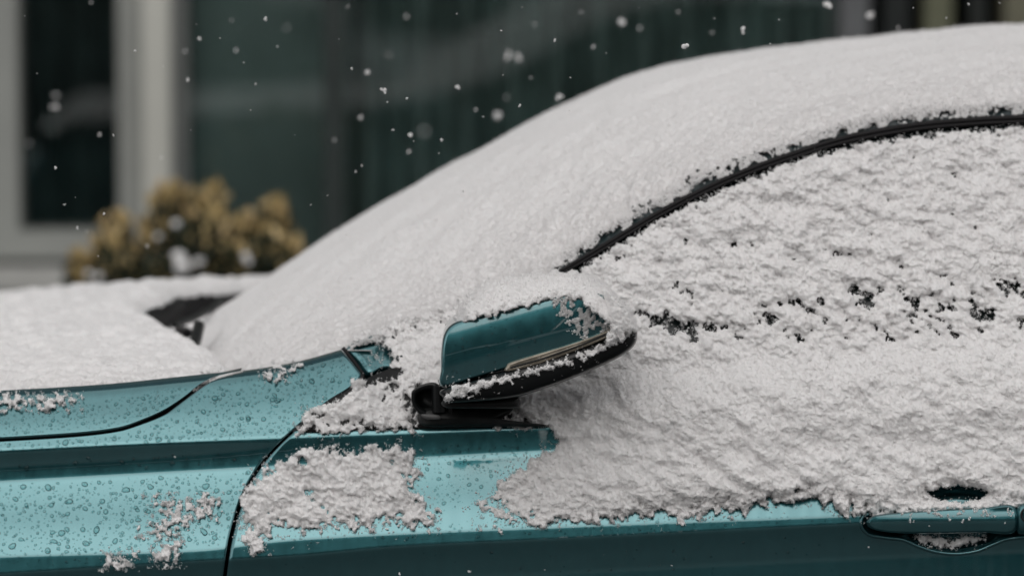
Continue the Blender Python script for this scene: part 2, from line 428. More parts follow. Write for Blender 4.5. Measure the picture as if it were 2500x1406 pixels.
far_block(-26, -14.5, -30, -22, 6.2, 'dark brick house across the street, left of the pair', BRICKD)
far_block(-14.4, 0.05, -30, -22, 6.8, 'brown brick house standing straight across the street', mat('brown_brick', (0.07, 0.058, 0.048), 0.85, var=0.3, vscale=2))
far_block(0.15, 14.4, -30, -22, 6.2, 'grey house across the street with snowy roof', mat('grey_brick', (0.06, 0.062, 0.064), 0.85, var=0.3, vscale=2))
far_block(14.5, 28, -30, -22, 6.8, 'dark grey house across the street, right of the others', BRICKD)
# snow-covered parked cars over there
def snowy_car(x, y, label, s=1.0):
    e = empty('parked_car', (x, y, 0)); tag(e, label, 'car', 'snow-covered cars parked across the street')
    prof = smooth([(-2.1,.45),(-2.15,.75),(-1.9,.92),(-1.1,1.02),(-.6,1.4),(.2,1.52),(.9,1.48),(1.5,1.12),(2.0,1.05),(2.15,.8),(2.1,.45)], 60, False)
    ys = np.linspace(-.85, .85, 14)
    V = np.zeros((len(prof), len(ys), 3))
    for j, yy in enumerate(ys):
        k = 1 - 0.10 * abs(yy / .85) ** 4
        V[:, j, 0] = prof[:, 0] * s; V[:, j, 1] = yy; V[:, j, 2] = .45 + (prof[:, 1] - .45) * k
    m = MB(); m.grid(V); m.build('snow_cover', SNOW_SMOOTH, e)
    m = MB(); m.box(-2.08*s, 2.08*s, -.83, .83, .25, .8); m.build('body', mat('dark_car_paint', (0.03, 0.03, 0.035), .3, coat=.8, var=.1), e, False)
    for wx in (-1.3, 1.3):
        for wy in (-.8, .8):
            m = MB(); m.tube([(wx*s, wy-.1, .31), (wx*s, wy+.1, .31)], .31, 20); m.build('wheel', TYRE, e)
snowy_car(-3.2, -13.6, 'parked car buried in snow across the street, left one')
snowy_car(4.6, -15.2, 'parked car buried in snow across the street, right one', 1.1)
bpy.data.objects['parked_car.001'].scale = (1, 1, .86)
m = MB()
xs = np.linspace(-30, 30, 240); ys = np.linspace(0, 1.6, 14)
XX, YY = np.meshgrid(xs, ys, indexing='ij')
ZZ = (0.42 + 0.16 * nz(XX, YY, 2.5, 3)) * np.sin(np.pi * YY / 1.6).clip(0) ** .7
m.grid(np.stack([XX, -17.2 + YY, ZZ + .1], -1))
tag(m.build('snow_bank', SNOW_SMOOTH), 'long low bank of ploughed snow across the street', 'snow bank', kind='stuff')

# ================================================================== SHRUB
def make_shrub():
    YS = 2.95
    base = P(440, 700, YS)
    sh = empty('shrub', (float(base[0]), YS, 0.13))
    tag(sh, 'golden brown and green shrub with upright tips and bits of snow beside the window post', 'shrub')
    L = sh.location
    green, gold, pale = MB(), MB(), MB()
    r = np.random.default_rng(3)
    topc = crv([(165, 640), (200, 625), (260, 545), (300, 530), (340, 560), (385, 480), (430, 460), (470, 470), (520, 455), (550, 530), (600, 535), (640, 505), (680, 490), (695, 560), (730, 600)])
    snowm = MB()
    def leaf(mb, p, d, ln, wd):
        d = d / np.linalg.norm(d); a = np.cross(d, r.standard_normal(3)); a /= np.linalg.norm(a) + 1e-9
        mb.add([p - a * wd * .2, p + d * ln * .5 - a * wd, p + d * ln, p + d * ln * .5 + a * wd, p + a * wd * .2], [(0, 1, 2), (0, 2, 3), (0, 3, 4)])
    spx = []
    tips = [(180, 632), (208, 640), (236, 600), (262, 552), (292, 530), (312, 556), (352, 545), (372, 500), (392, 468), (408, 480), (432, 462), (455, 476), (478, 505), (500, 490), (514, 460), (528, 468), (540, 520), (560, 548), (590, 545), (612, 535), (632, 552), (652, 520), (668, 496), (684, 492), (692, 530), (712, 600), (728, 605),
            (330, 610), (405, 560), (446, 545), (482, 570), (520, 545), (548, 590), (585, 610), (620, 600), (660, 575), (282, 600), (365, 590), (240, 640), (300, 640), (500, 620), (640, 640), (560, 650), (330, 655), (690, 590), (675, 640), (200, 675), (270, 680), (365, 660), (400, 620), (600, 665), (530, 670)]
    for k, (px, ty) in enumerate(tips):
        Y = YS + r.uniform(-.17, .12) * (.6 if k < 27 else 1)
        tip = P(px, ty - 4, Y)
        ln = r.uniform(.045, .075); wdt = r.uniform(.0045, .0075)
        for i in range(120):
            t = r.uniform(0, 1)
            p = tip - np.array([0, 0, ln * t]) + r.normal(0, wdt * (.5 + .6 * t), 3) * (1, 1, .4)
            d = np.array([r.normal(0, .35), r.normal(0, .35), 1.0])
            mb = gold if r.random() < (.72 - .7 * t) else (pale if r.random() < .3 - .3 * t else green)
            leaf(mb, p, d, r.uniform(.012, .020), r.uniform(.0035, .006))
        for i in range(7):  # larger bright leaves at each tip, wet highlights put into their colour
            leaf(pale if i % 2 else gold, tip - np.array([0, .004, ln * r.uniform(-.1, .8)]) + r.normal(0, .006, 3), np.array([r.normal(0, .3), r.normal(0, .1), 1.0]), .022, .009)
        for i in range(80):
            t = r.uniform(.7, 2.2)
            p = tip - np.array([0, 0, ln * t]) + r.normal(0, .010, 3) * (1, 1, .4)
            leaf(green, p, np.array([r.normal(0, .6), r.normal(0, .6), 1.0]), r.uniform(.012, .02), r.uniform(.004, .006))
    for i in range(9000):
        px = r.uniform(160, 745); y0 = float(topc(px)); py = y0 + 85 + abs(r.normal(0, 130))
        if py > 1150: continue
        leaf(green if r.random() < .86 else gold, P(px, py, YS + r.uniform(-.2, .2)), np.array([r.normal(0, .8), r.normal(0, .8), .8]), r.uniform(.014, .024), r.uniform(.004, .007))
    for (px, py, s) in [(438, 628, .014), (446, 652, .016), (485, 640, .010), (600, 626, .008), (606, 640, .007), (385, 578, .006), (430, 547, .008), (215, 668, .007), (240, 676, .008)]:
        c = P(px, py, YS - .2)
        u = np.linspace(0, np.pi, 9)[:, None]; v = np.linspace(0, 2*np.pi, 12, endpoint=False)[None]
        rr = s * (1 + .25 * np.sin(3 * v + px) * np.sin(2 * u))
        V = c + np.stack([rr*np.sin(u)*np.cos(v), rr*np.sin(u)*np.sin(v), rr*.8*np.cos(u) + 0*v], -1)
        snowm.grid(V, wrap=True)
    loc = (-L[0], -L[1], -L[2])
    o = green.build('foliage', mat('dark_shrub_leaf', (0.02, 0.03, 0.014), 0.6, var=0.4, vscale=30), sh, False); o.location = loc
    o = gold.build('golden_foliage', mat('golden_leaf', (0.56, 0.42, 0.19), 0.6, var=0.35, vscale=30), sh, False); o.location = loc; o['label'] = 'golden brown upright shoots'
    o = pale.build('glint_foliage', mat('pale_leaf_glint', (0.8, 0.6, 0.33), 0.6, var=0.3, vscale=30), sh, False); o.location = loc; o['label'] = 'pale leaves standing in for glints on wet foliage'  # pale colour stands in for the shine of wet leaves
    st = MB()
    for k in range(14):
        a = P(r.uniform(250, 650), 1000, YS + r.uniform(-.12, .12)); b = np.array([base[0] + r.normal(0, .05), YS + r.normal(0, .03), .5]); mid = (a + b) / 2 + r.normal(0, .02, 3)
        st.tube(smooth([b, mid, a], 10, False), [.008] * (len(smooth([b, mid, a], 10, False))), 6)
    o = st.build('stem', mat('bark', (0.09, 0.06, 0.04), 0.8, bump=.4, var=.3), sh); o.location = loc
    tag(snowm.build('snow', SNOW_SMOOTH), 'white lumps of snow caught in the golden brown shrub', 'snow', kind='stuff')
    pot = empty('planter', (float(base[0]), YS, 0.13)); tag(pot, 'dark planter box under the golden brown shrub', 'planter')
    m = MB(); m.box(-.28, .28, -.18, .18, 0, .42); m.build('box', mat('dark_planter', (0.03, 0.03, 0.03), .7, var=.2), pot, False)
    m = MB(); m.box(-.3, .3, -.2, .2, .422, .46); m.build('rim', mat('dark_planter_rim', (0.04, 0.04, 0.04), .6, var=.2), pot, False)
make_shrub()

# ================================================================== THE CAR
car = empty('car', (0, 0.8, 0))
tag(car, 'teal hatchback car with snow over its windshield, side window and door', 'car')
CL = (0, -0.8, 0)
def cpart(mb, name, mt, parent=None, smooth_=True, label=None):
    o = mb.build(name, mt, parent or car, smooth_)
    if parent is None or parent is car: o.location = CL
    if label: o['label'] = label
    return o

# feature lines of the flank, traced (px -> py)
K1 = crv([(-1800, 1215), (-800, 1150), (0, 1106), (400, 1086), (700, 1073), (1030, 1057), (1330, 1046), (1900, 1016), (2500, 985), (3500, 940), (5500, 900)])
R1 = crv([(-1800, 1290), (-800, 1225), (0, 1178), (650, 1142), (1250, 1108), (2500, 1052), (3500, 1010), (5500, 960)])
R2 = crv([(-1800, 1470), (-800, 1405), (0, 1358), (480, 1343), (700, 1318), (1400, 1284), (2100, 1256), (2500, 1238), (3500, 1200), (5500, 1150)])
K2 = crv([(-1800, 1510), (-800, 1450), (0, 1402), (535, 1368), (716, 1358), (950, 1337), (1400, 1315), (1900, 1289), (2500, 1262), (3500, 1222), (5500, 1170)])
BELT = crv([(500, 1090), (725, 1050), (1000, 1012), (1400, 962), (2000, 890), (2500, 848), (3500, 810), (5500, 790)])
TOPC = crv([(-1800, 1045), (-1200, 1005), (0, 955), (250, 940), (450, 920), (590, 905), (700, 888), (850, 848)])
HGAP = crv([(-1800, 1165), (-800, 1112), (0, 1075), (120, 1068), (200, 1062), (290, 1050), (350, 1030), (400, 1008), (450, 975), (490, 942), (520, 925), (560, 914), (592, 907)])
OC = crv([(850, 850), (985, 810), (1180, 745), (1370, 655), (1450, 607), (1600, 517), (1760, 436), (1900, 381), (2100, 322), (2300, 292), (2500, 281), (3200, 290), (3800, 360), (4600, 560), (5200, 760)])
OY = crv([(850, .105), (1180, .13), (1370, .15), (1800, .2), (2100, .235), (2500, .27), (3200, .28), (3800, .26), (5200, .2)])
PXT = np.arange(-1800, 5401, 12.0); PYT = np.arange(560, 2700, 2.0)
def build_table():
    X, Y = np.meshgrid(PXT, PYT, indexing='ij')
    k1, r1, r2, k2, tp = K1(X), R1(X), R2(X), K2(X), TOPC(np.minimum(X, 850))
    th = np.zeros_like(X)
    def seg(a, b, va, vb):
        t = np.clip((Y - a) / (b - a), 0, 1); t = t*t*(3-2*t)
        return va + (vb - va) * t
    w_ = k1 - Y; wt = np.maximum(k1 - tp, 60)
    up = 22.5 + 5 * sm(0.2, .7, w_ / wt) + 40 * sm(.80, 1.0, w_ / wt) * (X < 900)
    up = np.where(X > 900, 27, up)
    th = up
    lo_ = -9.0 + 15 * sm(200, 1000, X)
    th = np.where(Y > k1 - 14, seg(k1 - 14, k1 + 8, up, lo_), th)
    th = np.where(Y > k1 + 8, seg(k1 + 8, r1 - 14, lo_, 8.5), th)
    th = np.where(Y > r1 - 14, seg(r1 - 14, r1 + 16, 8.5, 20.5), th)
    th = np.where(Y > r1 + 16, seg(r1 + 16, (r1 + r2) / 2, 20.5, 23.0), th)
    th = np.where(Y > (r1 + r2) / 2, seg((r1 + r2) / 2, r2 - 10, 23.0, 19.0), th)
    th = np.where(Y > r2 - 10, seg(r2 - 10, r2 + 10, 19.0, 10.0), th)
    th = np.where(Y > k2 - 7, seg(k2 - 7, k2 + 7, 10.0, -16.0), th)
    th = np.where(Y > k2 + 7, seg(k2 + 7, k2 + 70, -16.0, -9.0), th)
    th = np.where(Y > k2 + 70, seg(k2 + 70, k2 + 90, -9.0, 3.0), th)
    th = np.where(Y > k2 + 90, seg(k2 + 90, k2 + 300, 3.0, 3.0), th)
    th = np.where(Y > k2 + 300, seg(k2 + 300, k2 + 800, 3.0, -14.0), th)
    tn = np.tan(np.radians(th))
    g = np.cumsum(tn, axis=1) * (2.0 / 2000.0)     # going down the surface comes forward
    i0 = np.argmin(np.abs(Y - k1), axis=1)
    g0 = g[np.arange(len(PXT)), i0]
    D = -(g - g0[:, None])
    Xw = (PXT - 1250) / 2000.0
    plan = 0.010 * (Xw - 0.4) ** 2 + 0.10 * np.clip(-1.0 - Xw, 0, None) ** 2 * 2 + 0.12 * np.clip(Xw - 1.6, 0, None) ** 2
    return D + plan[:, None]
YT = build_table()
def ytab(px, py):
    a = np.clip((px - PXT[0]) / 12.0, 0, len(PXT) - 1.001); b = np.clip((py - PYT[0]) / 2.0, 0, len(PYT) - 1.001)
    i = a.astype(int); j = b.astype(int); fa = a - i; fb = b - j
    return (YT[i, j] * (1 - fa) + YT[i + 1, j] * fa) * (1 - fb) + (YT[i, j + 1] * (1 - fa) + YT[i + 1, j + 1] * fa) * fb
def yside(px, py):
    """flank depth incl. the leaning glass above the belt line"""
    px = np.asarray(px, float); py = np.asarray(py, float); px, py = np.broadcast_arrays(px, py)
    y = ytab(px, py)
    bl = BELT(px); yb = ytab(px, bl)
    oc = OC(np.maximum(px, 850)); oy = OY(np.maximum(px, 850))
    t = (bl - py) / np.maximum(bl - oc, 20)
    yg = yb + (oy - yb) * np.clip(t, 0, 1.3)
    k = sm(860, 960, px)
    return np.where(py < bl, y * (1 - k) + yg * k, y)
# handle recess pressed into the door
REC = smooth([(2104, 1284), (2112, 1262), (2150, 1250), (2232, 1246), (2244, 1208), (2290, 1188), (2340, 1183), (2392, 1188), (2424, 1206), (2440, 1236), (2560, 1228), (2600, 1262), (2565, 1300), (2450, 1312), (2412, 1332), (2330, 1346), (2240, 1330), (2200, 1316), (2125, 1303)], 76)
def recess(px, py):
    out = np.zeros(px.shape)
    k = (px > 2070) & (px < 2640) & (py > 1150) & (py < 1380)
    if k.any():
        d = sdist(px[k], py[k], REC)
        out[k] = 0.034 * sm(-3, 34, d)
    return out

# fender and door edges
DG_ = crv([(852, 835), (915, 885), (985, 797), (1055, 713), (1100, 667), (1130, 641), (1190, 604), (1260, 577), (1330, 560), (1406, 549), (1600, 528), (2000, 515), (2600, 520)])
def DGf(py): return np.where(py < 915, 835 + (py - 852) * .8, DG_(np.maximum(py, 916)))

def panel(L, Rr, rows, u, yfun=None, iters=40, flange_left=False, flange_right=False, flange_top=False, flange_bottom=False):
    """grid over the flank; rows = list of (curve, count); L,R functions of py"""
    cs = rows
    vpar = []
    for i in range(len(cs) - 1):
        n = cs[i][1]
        for t in np.linspace(0, 1, n, endpoint=False): vpar.append((i, t))
    vpar.append((len(cs) - 2, 1.0))
    u = np.asarray(u)[:, None]
    I = np.array([v[0] for v in vpar])[None]; T = np.array([v[1] for v in vpar])[None]
    px = np.full((len(u), I.shape[1]), 0.0) + 600; py = None
    for it in range(iters):
        vals = np.stack([c[0](px) for c in cs], 0)
        lo = np.take_along_axis(vals, np.broadcast_to(I, px.shape)[None], 0)[0]
        hi = np.take_along_axis(vals, np.broadcast_to(I + 1, px.shape)[None], 0)[0]
        py = lo + (hi - lo) * T
        nx = L(py) * (1 - u) + Rr(py) * u
        px = px * .45 + nx * .55
    Yd = (yfun or ytab)(px, py)
    V = P(px, py, Yd)
    def push(E, dx, dy): 
        E = E.copy(); E[..., 1] += .022; E[..., 0] += dx; E[..., 2] += dy; return E
    if flange_left: V = np.concatenate([push(V[:1], .001, 0), V], 0)
    if flange_right: V = np.concatenate([V, push(V[-1:], -.001, 0)], 0)
    if flange_top: V = np.concatenate([push(V[:, :1], 0, -.001), V], 1)
    if flange_bottom: V = np.concatenate([V, push(V[:, -1:], 0, .001)], 1)
    return V
off = lambda f, d: (lambda x: f(x) + d)
lowc = lambda x: 0 * x + 2560.0
WX1, WX2 = -1.02, 1.72   # wheel centres
def arch_mask(V):
    k = np.ones(V.shape[:2], bool)
    for wx in (WX1, WX2):
        k &= np.hypot(V[..., 0] - wx, V[..., 2] - .33) > .37
    return k
def gapw(x): return 3.0 + 3.5 * np.exp(-((x - 440) / 90.0) ** 2)
ftop = lambda x: np.where(x < 592, HGAP(np.minimum(x, 592)) + gapw(x), np.maximum(TOPC(np.minimum(x, 850)) + 2, 0))
uL = np.concatenate([np.linspace(0, .5, 60, endpoint=False), np.linspace(.5, 1, 170)])
rows_f = [(ftop, 34), (off(K1, -15), 1), (off(K1, -14), 12), (off(K1, 9), 16), (off(R1, -14), 12), (off(R1, 16), 26), (off(R2, -10), 12), (off(R2, 10), 8), (off(K2, -8), 10), (off(K2, 9), 16), (off(K2, 80), 24), (lowc, 1)]
V = panel(lambda py: 0 * py - 1500, lambda py: DGf(py) - 4.5, rows_f, uL, flange_right=True, flange_top=True)
m = MB(); m.grid(V, arch_mask(V)); fender = cpart(m, 'front_fender', PAINT)
# door (with handle recess)
dy_ = lambda px, py: ytab(px, py) + recess(px, py)
def door_u():
    a = np.linspace(0, 560, 60, endpoint=False); b = np.linspace(560, 1500, 120, endpoint=False); c = np.linspace(1500, 2070, 190, endpoint=False); d = np.linspace(2070, 2540, 110)
    return np.concatenate([a, b, c, d]) / 2540.0
rows_d = [(off(BELT, 2), 20), (off(K1, -14), 12), (off(K1, 9), 14), (off(R1, -14), 12), (off(R1, 16), 30), (off(R2, -10), 14), (off(R2, 10), 10), (off(K2, -8), 10), (off(K2, 9), 30), (off(K2, 110), 24), (lowc, 1)]
V = panel(lambda py: DGf(np.maximum(py, 1056)) + 4.5, lambda py: 0 * py + 3100, rows_d, door_u(), yfun=dy_, flange_left=True)
m = MB(); m.grid(V); door = cpart(m, 'door', PAINT)
rows_q = [(off(BELT, 2), 10), (off(K1, -8), 5), (off(K1, 8), 8), (off(R1, 16), 10), (off(R2, -10), 5), (off(K2, -8), 5), (off(K2, 9), 24), (lowc, 1)]
V = panel(lambda py: 0 * py + 3110, lambda py: 0 * py + 5350, rows_q, np.linspace(0, 1, 120), flange_left=True)
m = MB(); m.grid(V, arch_mask(V)); quarter = cpart(m, 'rear_quarter_panel', PAINT)
# black backing sheet, put in so the panel gaps look shaded
X, Yy = np.meshgrid(np.arange(-1450, 5300, 25.0), np.arange(870, 2560, 25.0), indexing='ij')
Vb = P(X, Yy, ytab(X, Yy) + .045)
m = MB(); m.grid(Vb, (Yy > np.maximum(TOPC(np.minimum(X, 850)), np.where(X > 850, BELT(X), 0)) + 12) & arch_mask(Vb)); cpart(m, 'gap_backing', VOID)

# --- hood: rolled edge strip + top skin
ZN = crv([(-1800, 1052), (-1200, 1012), (0, 960), (250, 945), (450, 925), (560, 908), (640, 900)])        # near snow edge
ZS = crv([(-1800, 800), (-1200, 762), (0, 714), (200, 699), (400, 685), (600, 677)])           # far outline
HY = 0.085
def hood_z(Xw, Yw):
    zn = P(1250 + Xw * 10000 / (5 + HY), ZN(1250 + Xw * 10000 / (5 + HY)), HY)[..., 2]
    s = P(1250, ZS(1250 + Xw * 10000 / 6.1), 0)[..., 2]          # slope of the sight line at outline
    slope = (s - CAMZ) / 5.0
    ys = np.linspace(.8, 1.3, 26)
    sh = np.abs((ys - .8) / (.8 - HY)) ** 2.2
    # z(ys)=zc-(zc-zn)*sh ; max((z-CAMZ)/(ys+5)) = slope
    lo = np.full(np.shape(Xw), .8); hi = np.full(np.shape(Xw), 1.3)
    for _ in range(24):
        mid = (lo + hi) / 2
        z = mid[..., None] - (mid - zn)[..., None] * sh
        mx = ((z - CAMZ) / (ys + 5)).max(-1)
        hi = np.where(mx > slope, mid, hi); lo = np.where(mx > slope, lo, mid)
    zc = (lo + hi) / 2
    f = 1 - np.abs((Yw - .8) / (.8 - HY)) ** 2.2
    return zn + (zc - zn) * f
def e(px, py, Y): q = P(px, py, Y); return (Y, float(q[0]))
HOODE = crv([e(585, 907, .10), e(560, 905, .2), e(520, 895, .3), e(480, 880, .38), (.5, -0.455), (.65, -0.505), (.8, -0.522), (.95, -0.505), e(430, 735, 1.1), e(545, 714, 1.28), (1.5, -.34)])
m = MB()
V = panel(lambda py: 0 * py - 1500, lambda py: 0 * py + 588, [(off(TOPC, -2), 16), (lambda x: HGAP(np.minimum(x, 592)) - gapw(x), 1)], np.linspace(0, 1, 240), flange_bottom=True)
m.grid(V)
ys = np.linspace(HY + .02, 1.6 - HY, 50); us = np.linspace(0, 1, 70)
U, Yg = np.meshgrid(us, ys, indexing='ij')
Xe = HOODE(Yg) + .004
Xg = -1.45 + (Xe + 1.45) * U
Zg = hood_z(Xg, Yg) - .022
m.grid(np.stack([Xg, Yg, Zg], -1))
cpart(m, 'hood', PAINT)
# hood rear lip (dark underside and seal)
yy = np.linspace(.12, 1.5, 60); xe = HOODE(yy); zz = hood_z(xe, yy)
V = np.stack([np.stack([xe, yy, zz - .022], -1), np.stack([xe + .012, yy, zz - .03], -1), np.stack([xe + .01, yy, zz - .075], -1)], 0)
m = MB(); m.grid(V); cpart(m, 'hood_seal', RUBBER)
# hood snow
ny, nx = 330, 420
t = np.linspace(0, 1, ny); ys = HY - .012 + (1.56 - HY) * (t ** 1.35)
us = 1 - (1 - np.linspace(0, 1, nx)) ** 1.0
U, Yg = np.meshgrid(us, ys, indexing='ij')
Xe = HOODE(Yg) + .006
Xg = -1.42 + (Xe + 1.42) * U
near = Yg - (HY - .012)
dr = np.maximum(Xe - Xg, 0)
edge = near + .010 * nz(Xg, Yg, .03, 1, 1.5) + .006 * nz(Xg, Yg, .01, 2)
Z = hood_z(Xg, np.maximum(Yg, HY - .012)) 
Z += .0018 * nz(Xg, Yg, .09, 4, 2.0) + .0016 * nz(Xg, Yg, .02, 5, 1.6) + .0008 * nz(Xg, Yg, .008, 6)
Z -= .024 * np.exp(-np.clip(edge, 0, None) / .012) + .03 * np.exp(-dr / .014)
m = MB(); m.grid(np.stack([Xg, Yg, Z], -1), edge > 0.004, a=np.exp(-np.clip(near, 0, None) / .12))
HOODSNOW = m

# --- cowl: dark plastic valley between hood and glass
Bpts = [(850, 850, .10), (800, 868, .125), (750, 882, .15), (700, 893, .18), (660, 900, .20), (620, 905, .24), (590, 907, .28), (530, 893, .4), (492, 845, .6), (478, 795, .8)]
BW = np.array([P(a, b, c) for a, b, c in Bpts])
BXf = crv([(p[1], p[0]) for p in BW]); BZf = crv([(p[1], p[2]) for p in BW])
def base_pt(Yw):
    ym = np.where(Yw > .8, 1.6 - Yw, Yw)
    return BXf(ym), BZf(ym)
yy = np.linspace(.16, 1.44, 70); V = []
bx, bz = base_pt(yy); xe = HOODE(yy)
for k, dz in ((0, -.075), (.35, -.085), (.7, -.07), (1.25, -.03)):
    V.append(np.stack([xe + .008 + (bx + .05 - xe) * k, yy, hood_z(xe, yy) * (1 - k) + bz * k + dz + .004 * np.sin(yy * 60)], -1))
m = MB(); m.grid(np.array(V)); cpart(m, 'cowl', BLACK)

# --- greenhouse: outer line (traced, near side) and centre line, lofted
OUT = [(985, 810), (1180, 745), (1370, 655), (1600, 517), (1800, 420), (2100, 322), (2500, 281), (3200, 290), (3900, 400), (4700, 640)]
CEN = [(620, 709), (880, 539), (1180, 371), (1500, 209), (1770, 142), (2120, 99), (2500, 67), (3200, 61), (3900, 141), (4700, 341)]
STN = []
NT = 360
tt = np.linspace(0, 1, NT) ** 1.5          # dense near the near side
tt = tt * 1.0
def station(k, T):
    if k == 0:
        Yw = .10 + 1.40 * T
        x, z = base_pt(Yw); return np.stack([x, Yw, z], -1)
    (ox, oy), (cx, cy) = OUT[k - 1], CEN[k - 1]
    yo = float(OY(ox)); o = P(ox, oy, yo); c = P(cx, cy, .8)
    Yw = yo + (1.6 - 2 * yo) * T
    f = 1 - np.abs(2 * T - 1) ** 2.35
    return np.stack([o[0] + (c[0] - o[0]) * f, Yw, o[2] + (c[2] - o[2]) * f], -1)
def greenhouse(T, S):
    """T (m,) across 0..1, S (n,) station parameter 0..10 -> (n,m,3)"""
    st = np.array([station(k, T) for k in range(len(OUT) + 1)])
    K = len(st)
    i = np.clip(np.floor(S).astype(int), 0, K - 2); t = (S - i)[:, None, None]
    a = st[np.maximum(i - 1, 0)]; b = st[i]; c = st[i + 1]; d = st[np.minimum(i + 2, K - 1)]
    return 0.5 * ((2*b) + (c-a)*t + (2*a-5*b+4*c-d)*t*t + (-a+3*b-3*c+d)*t**3)
# arc-length-even station parameters
S0 = np.linspace(0, 10, 400); G = greenhouse(np.array([.15]), S0)[:, 0]
al = np.concatenate([[0], np.cumsum(np.linalg.norm(np.diff(G, axis=0), axis=1))])
def S_at(a): return np.interp(a, al, S0)
Send = S_at(np.interp(8.2, S0, al))
def grid_normals(V):
    du = np.gradient(V, axis=0); dv = np.gradient(V, axis=1)
    n = np.cross(du, dv); n /= np.linalg.norm(n, axis=-1)[..., None] + 1e-12
    n *= np.sign((n[..., 2:3] * 1.0 - n[..., 1:2] * .3)) ; return n
aA = np.arange(0, float(np.interp(7.3, S0, al)), .0021)
SS = S_at(aA)
V = greenhouse(tt, SS); N = grid_normals(V)
dn = np.concatenate([np.zeros((len(SS), 1)), np.cumsum(np.linalg.norm(np.diff(V, axis=1), axis=-1), axis=1)], 1)  # distance from near edge
AL = np.broadcast_to(aA[:, None], dn.shape)
rough = np.exp(-dn / .16)                       # crusty near the pillar, smooth away from it
wsx = 1250 + V[..., 0] * 10000 / (5 + V[..., 1])
gapz = sm(1330, 1420, wsx)                      # bare strip beside the trim starts here
edge = dn - .008 * gapz * (.6 + .7 * sm(1400, 1700, wsx)) + (.005 * nz(AL, dn, .035, 1, 1.6) + .006 * nz(AL, dn, .011, 2) + .0035 * nz(AL, dn, .005, 6)) * np.where(gapz > .5, 1, .4)
h = .0012 * nz(AL, dn, .08, 4, 1.4, .5) + (.0002 + .0016 * rough) * nz(AL, dn, .026, 5, 1.3, .5) + (.00016 + .0009 * rough) * nz(AL, dn, .011, 7, 1.3, .5) + (.0001 + .00045 * rough) * nz(AL, dn, .0056, 8)
h += np.random.default_rng(61).standard_normal(h.shape) * (.00008 + .00022 * rough)
h += -.004 * np.exp(-np.clip(edge, 0, None) / .006) + .006 * np.exp(-((dn - .07) / .05) ** 2) * sm(0, .2, AL)
V2 = V + N * (h + .002)[..., None]
m = MB(); m.grid(V2, (edge > .0005) & (dn > .0045 * gapz), a=np.exp(-dn / .22))
# front face of the snow mass where it ends above the cowl
V0 = V2[0:1].copy(); rowsx = []
for dx, dz in ((.004, -.010), (.012, -.024), (.03, -.04)):
    q = V0[0].copy(); q[:, 0] += dx + .003 * nz(q[:, 1], q[:, 2], .03, 3); q[:, 2] += dz * sm(.12, .3, q[:, 1]) ; rowsx.append(q)
m.grid(np.concatenate([V0, np.array(rowsx)], 0))
WSNOW = m
# solid body under the snow
S2 = S_at(np.linspace(0.02, float(np.interp(9.9, S0, al)), 120)); T2 = np.concatenate([np.linspace(0, .12, 20, endpoint=False), np.linspace(.12, 1, 50)])
Vb = greenhouse(T2, S2); Nb = grid_normals(Vb)
db = np.concatenate([np.zeros((len(S2), 1)), np.cumsum(np.linalg.norm(np.diff(Vb, axis=1), axis=-1), axis=1)], 1)
db2 = np.minimum(db, db[:, -1:] - db)
Vb = Vb - Nb * (.0015 + .022 * sm(.012, .09, db2))[..., None]
kS = np.searchsorted(S2, 4.6)
m = MB(); m.grid(Vb[:kS + 1, 16:]); cpart(m, 'windshield', CARGLASS)
m = MB(); m.grid(Vb[kS:, 16:]); cpart(m, 'roof', PAINT)
m = MB(); m.grid(Vb[:, :17]); cpart(m, 'a_pillar', RAIL, label='dark slate pillar and roof edge above the side window')

# --- window trim: black rubber arc, side glass
xs = np.concatenate([np.linspace(1340, 2500, 120), np.linspace(2520, 4400, 60)])
ow = np.interp(xs, [1340, 1450, 1760, 2100, 2500, 4400], [14, 17, 19, 22, 22, 24])
oc = OC(xs); oy = OY(xs)
sl = np.gradient(oc, xs); nxx = sl / np.hypot(1, sl); nyy = -1 / np.hypot(1, sl)
prof = [(-1.0, .012), (-1.0, -.003), (-.8, -.0065), (-.2, -.007), (0.0, -.003), (.12, -.003), (.3, -.006), (.85, -.005), (1.0, -.001), (1.0, .014)]
V = np.array([P(xs - nxx * ow * .5 * (1 + s), oc - nyy * ow * .5 * (1 + s), oy - .002 * (1 + s) + d) for s, d in prof])
m = MB(); m.grid(V); cpart(m, 'window_trim', RUBBER)
X, T = np.meshgrid(np.arange(1120, 4500, 25.0), np.linspace(0, 1, 20), indexing='ij')
py = OC(X) + 4 + (BELT(X) + 6 - OC(X) - 4) * T
m = MB(); m.grid(P(X, py, yside(X, py) + .008)); cpart(m, 'side_window', CARGLASS)
# --- pillar foot (painted piece between fender, glass and mirror)
ft = smooth([(845, 853), (900, 822), (985, 800), (1090, 790), (1080, 870), (985, 898), (930, 900), (895, 917), (874, 888)], 45)
def plate(mb, poly, Yf, back=.02, edge=3.0, seg=None, bulge=0.0):
    """solid plate of a traced outline at depth Yf(px,py) with folded-back rim"""
    c = poly.mean(0)
    rings = []
    for s, dY in ((1.0, back), (1.0, .0015), (1 - edge / 100.0 * .4, 0.0), (.7, 0 - bulge * .6), (.35, -bulge * .9), (.02, -bulge)):
        q = c + (poly - c) * s
        rings.append(P(q[:, 0], q[:, 1], Yf(q[:, 0], q[:, 1]) + dY))
    mb.grid(np.array(rings), wrap=True); return mb
m = MB(); plate(m, ft, lambda a, b: ytab(a, np.maximum(b, 800)) * .0 + np.interp(a, [840, 1090], [.104, .118]) - (b - 850) * .00035, .02); cpart(m, 'pillar_foot', PAINT)
tri = smooth([(893, 925), (985, 893), (1080, 900), (1200, 960), (1335, 1034), (1200, 1042), (1030, 1046), (880, 1049), (728, 1050), (800, 988)], 80)
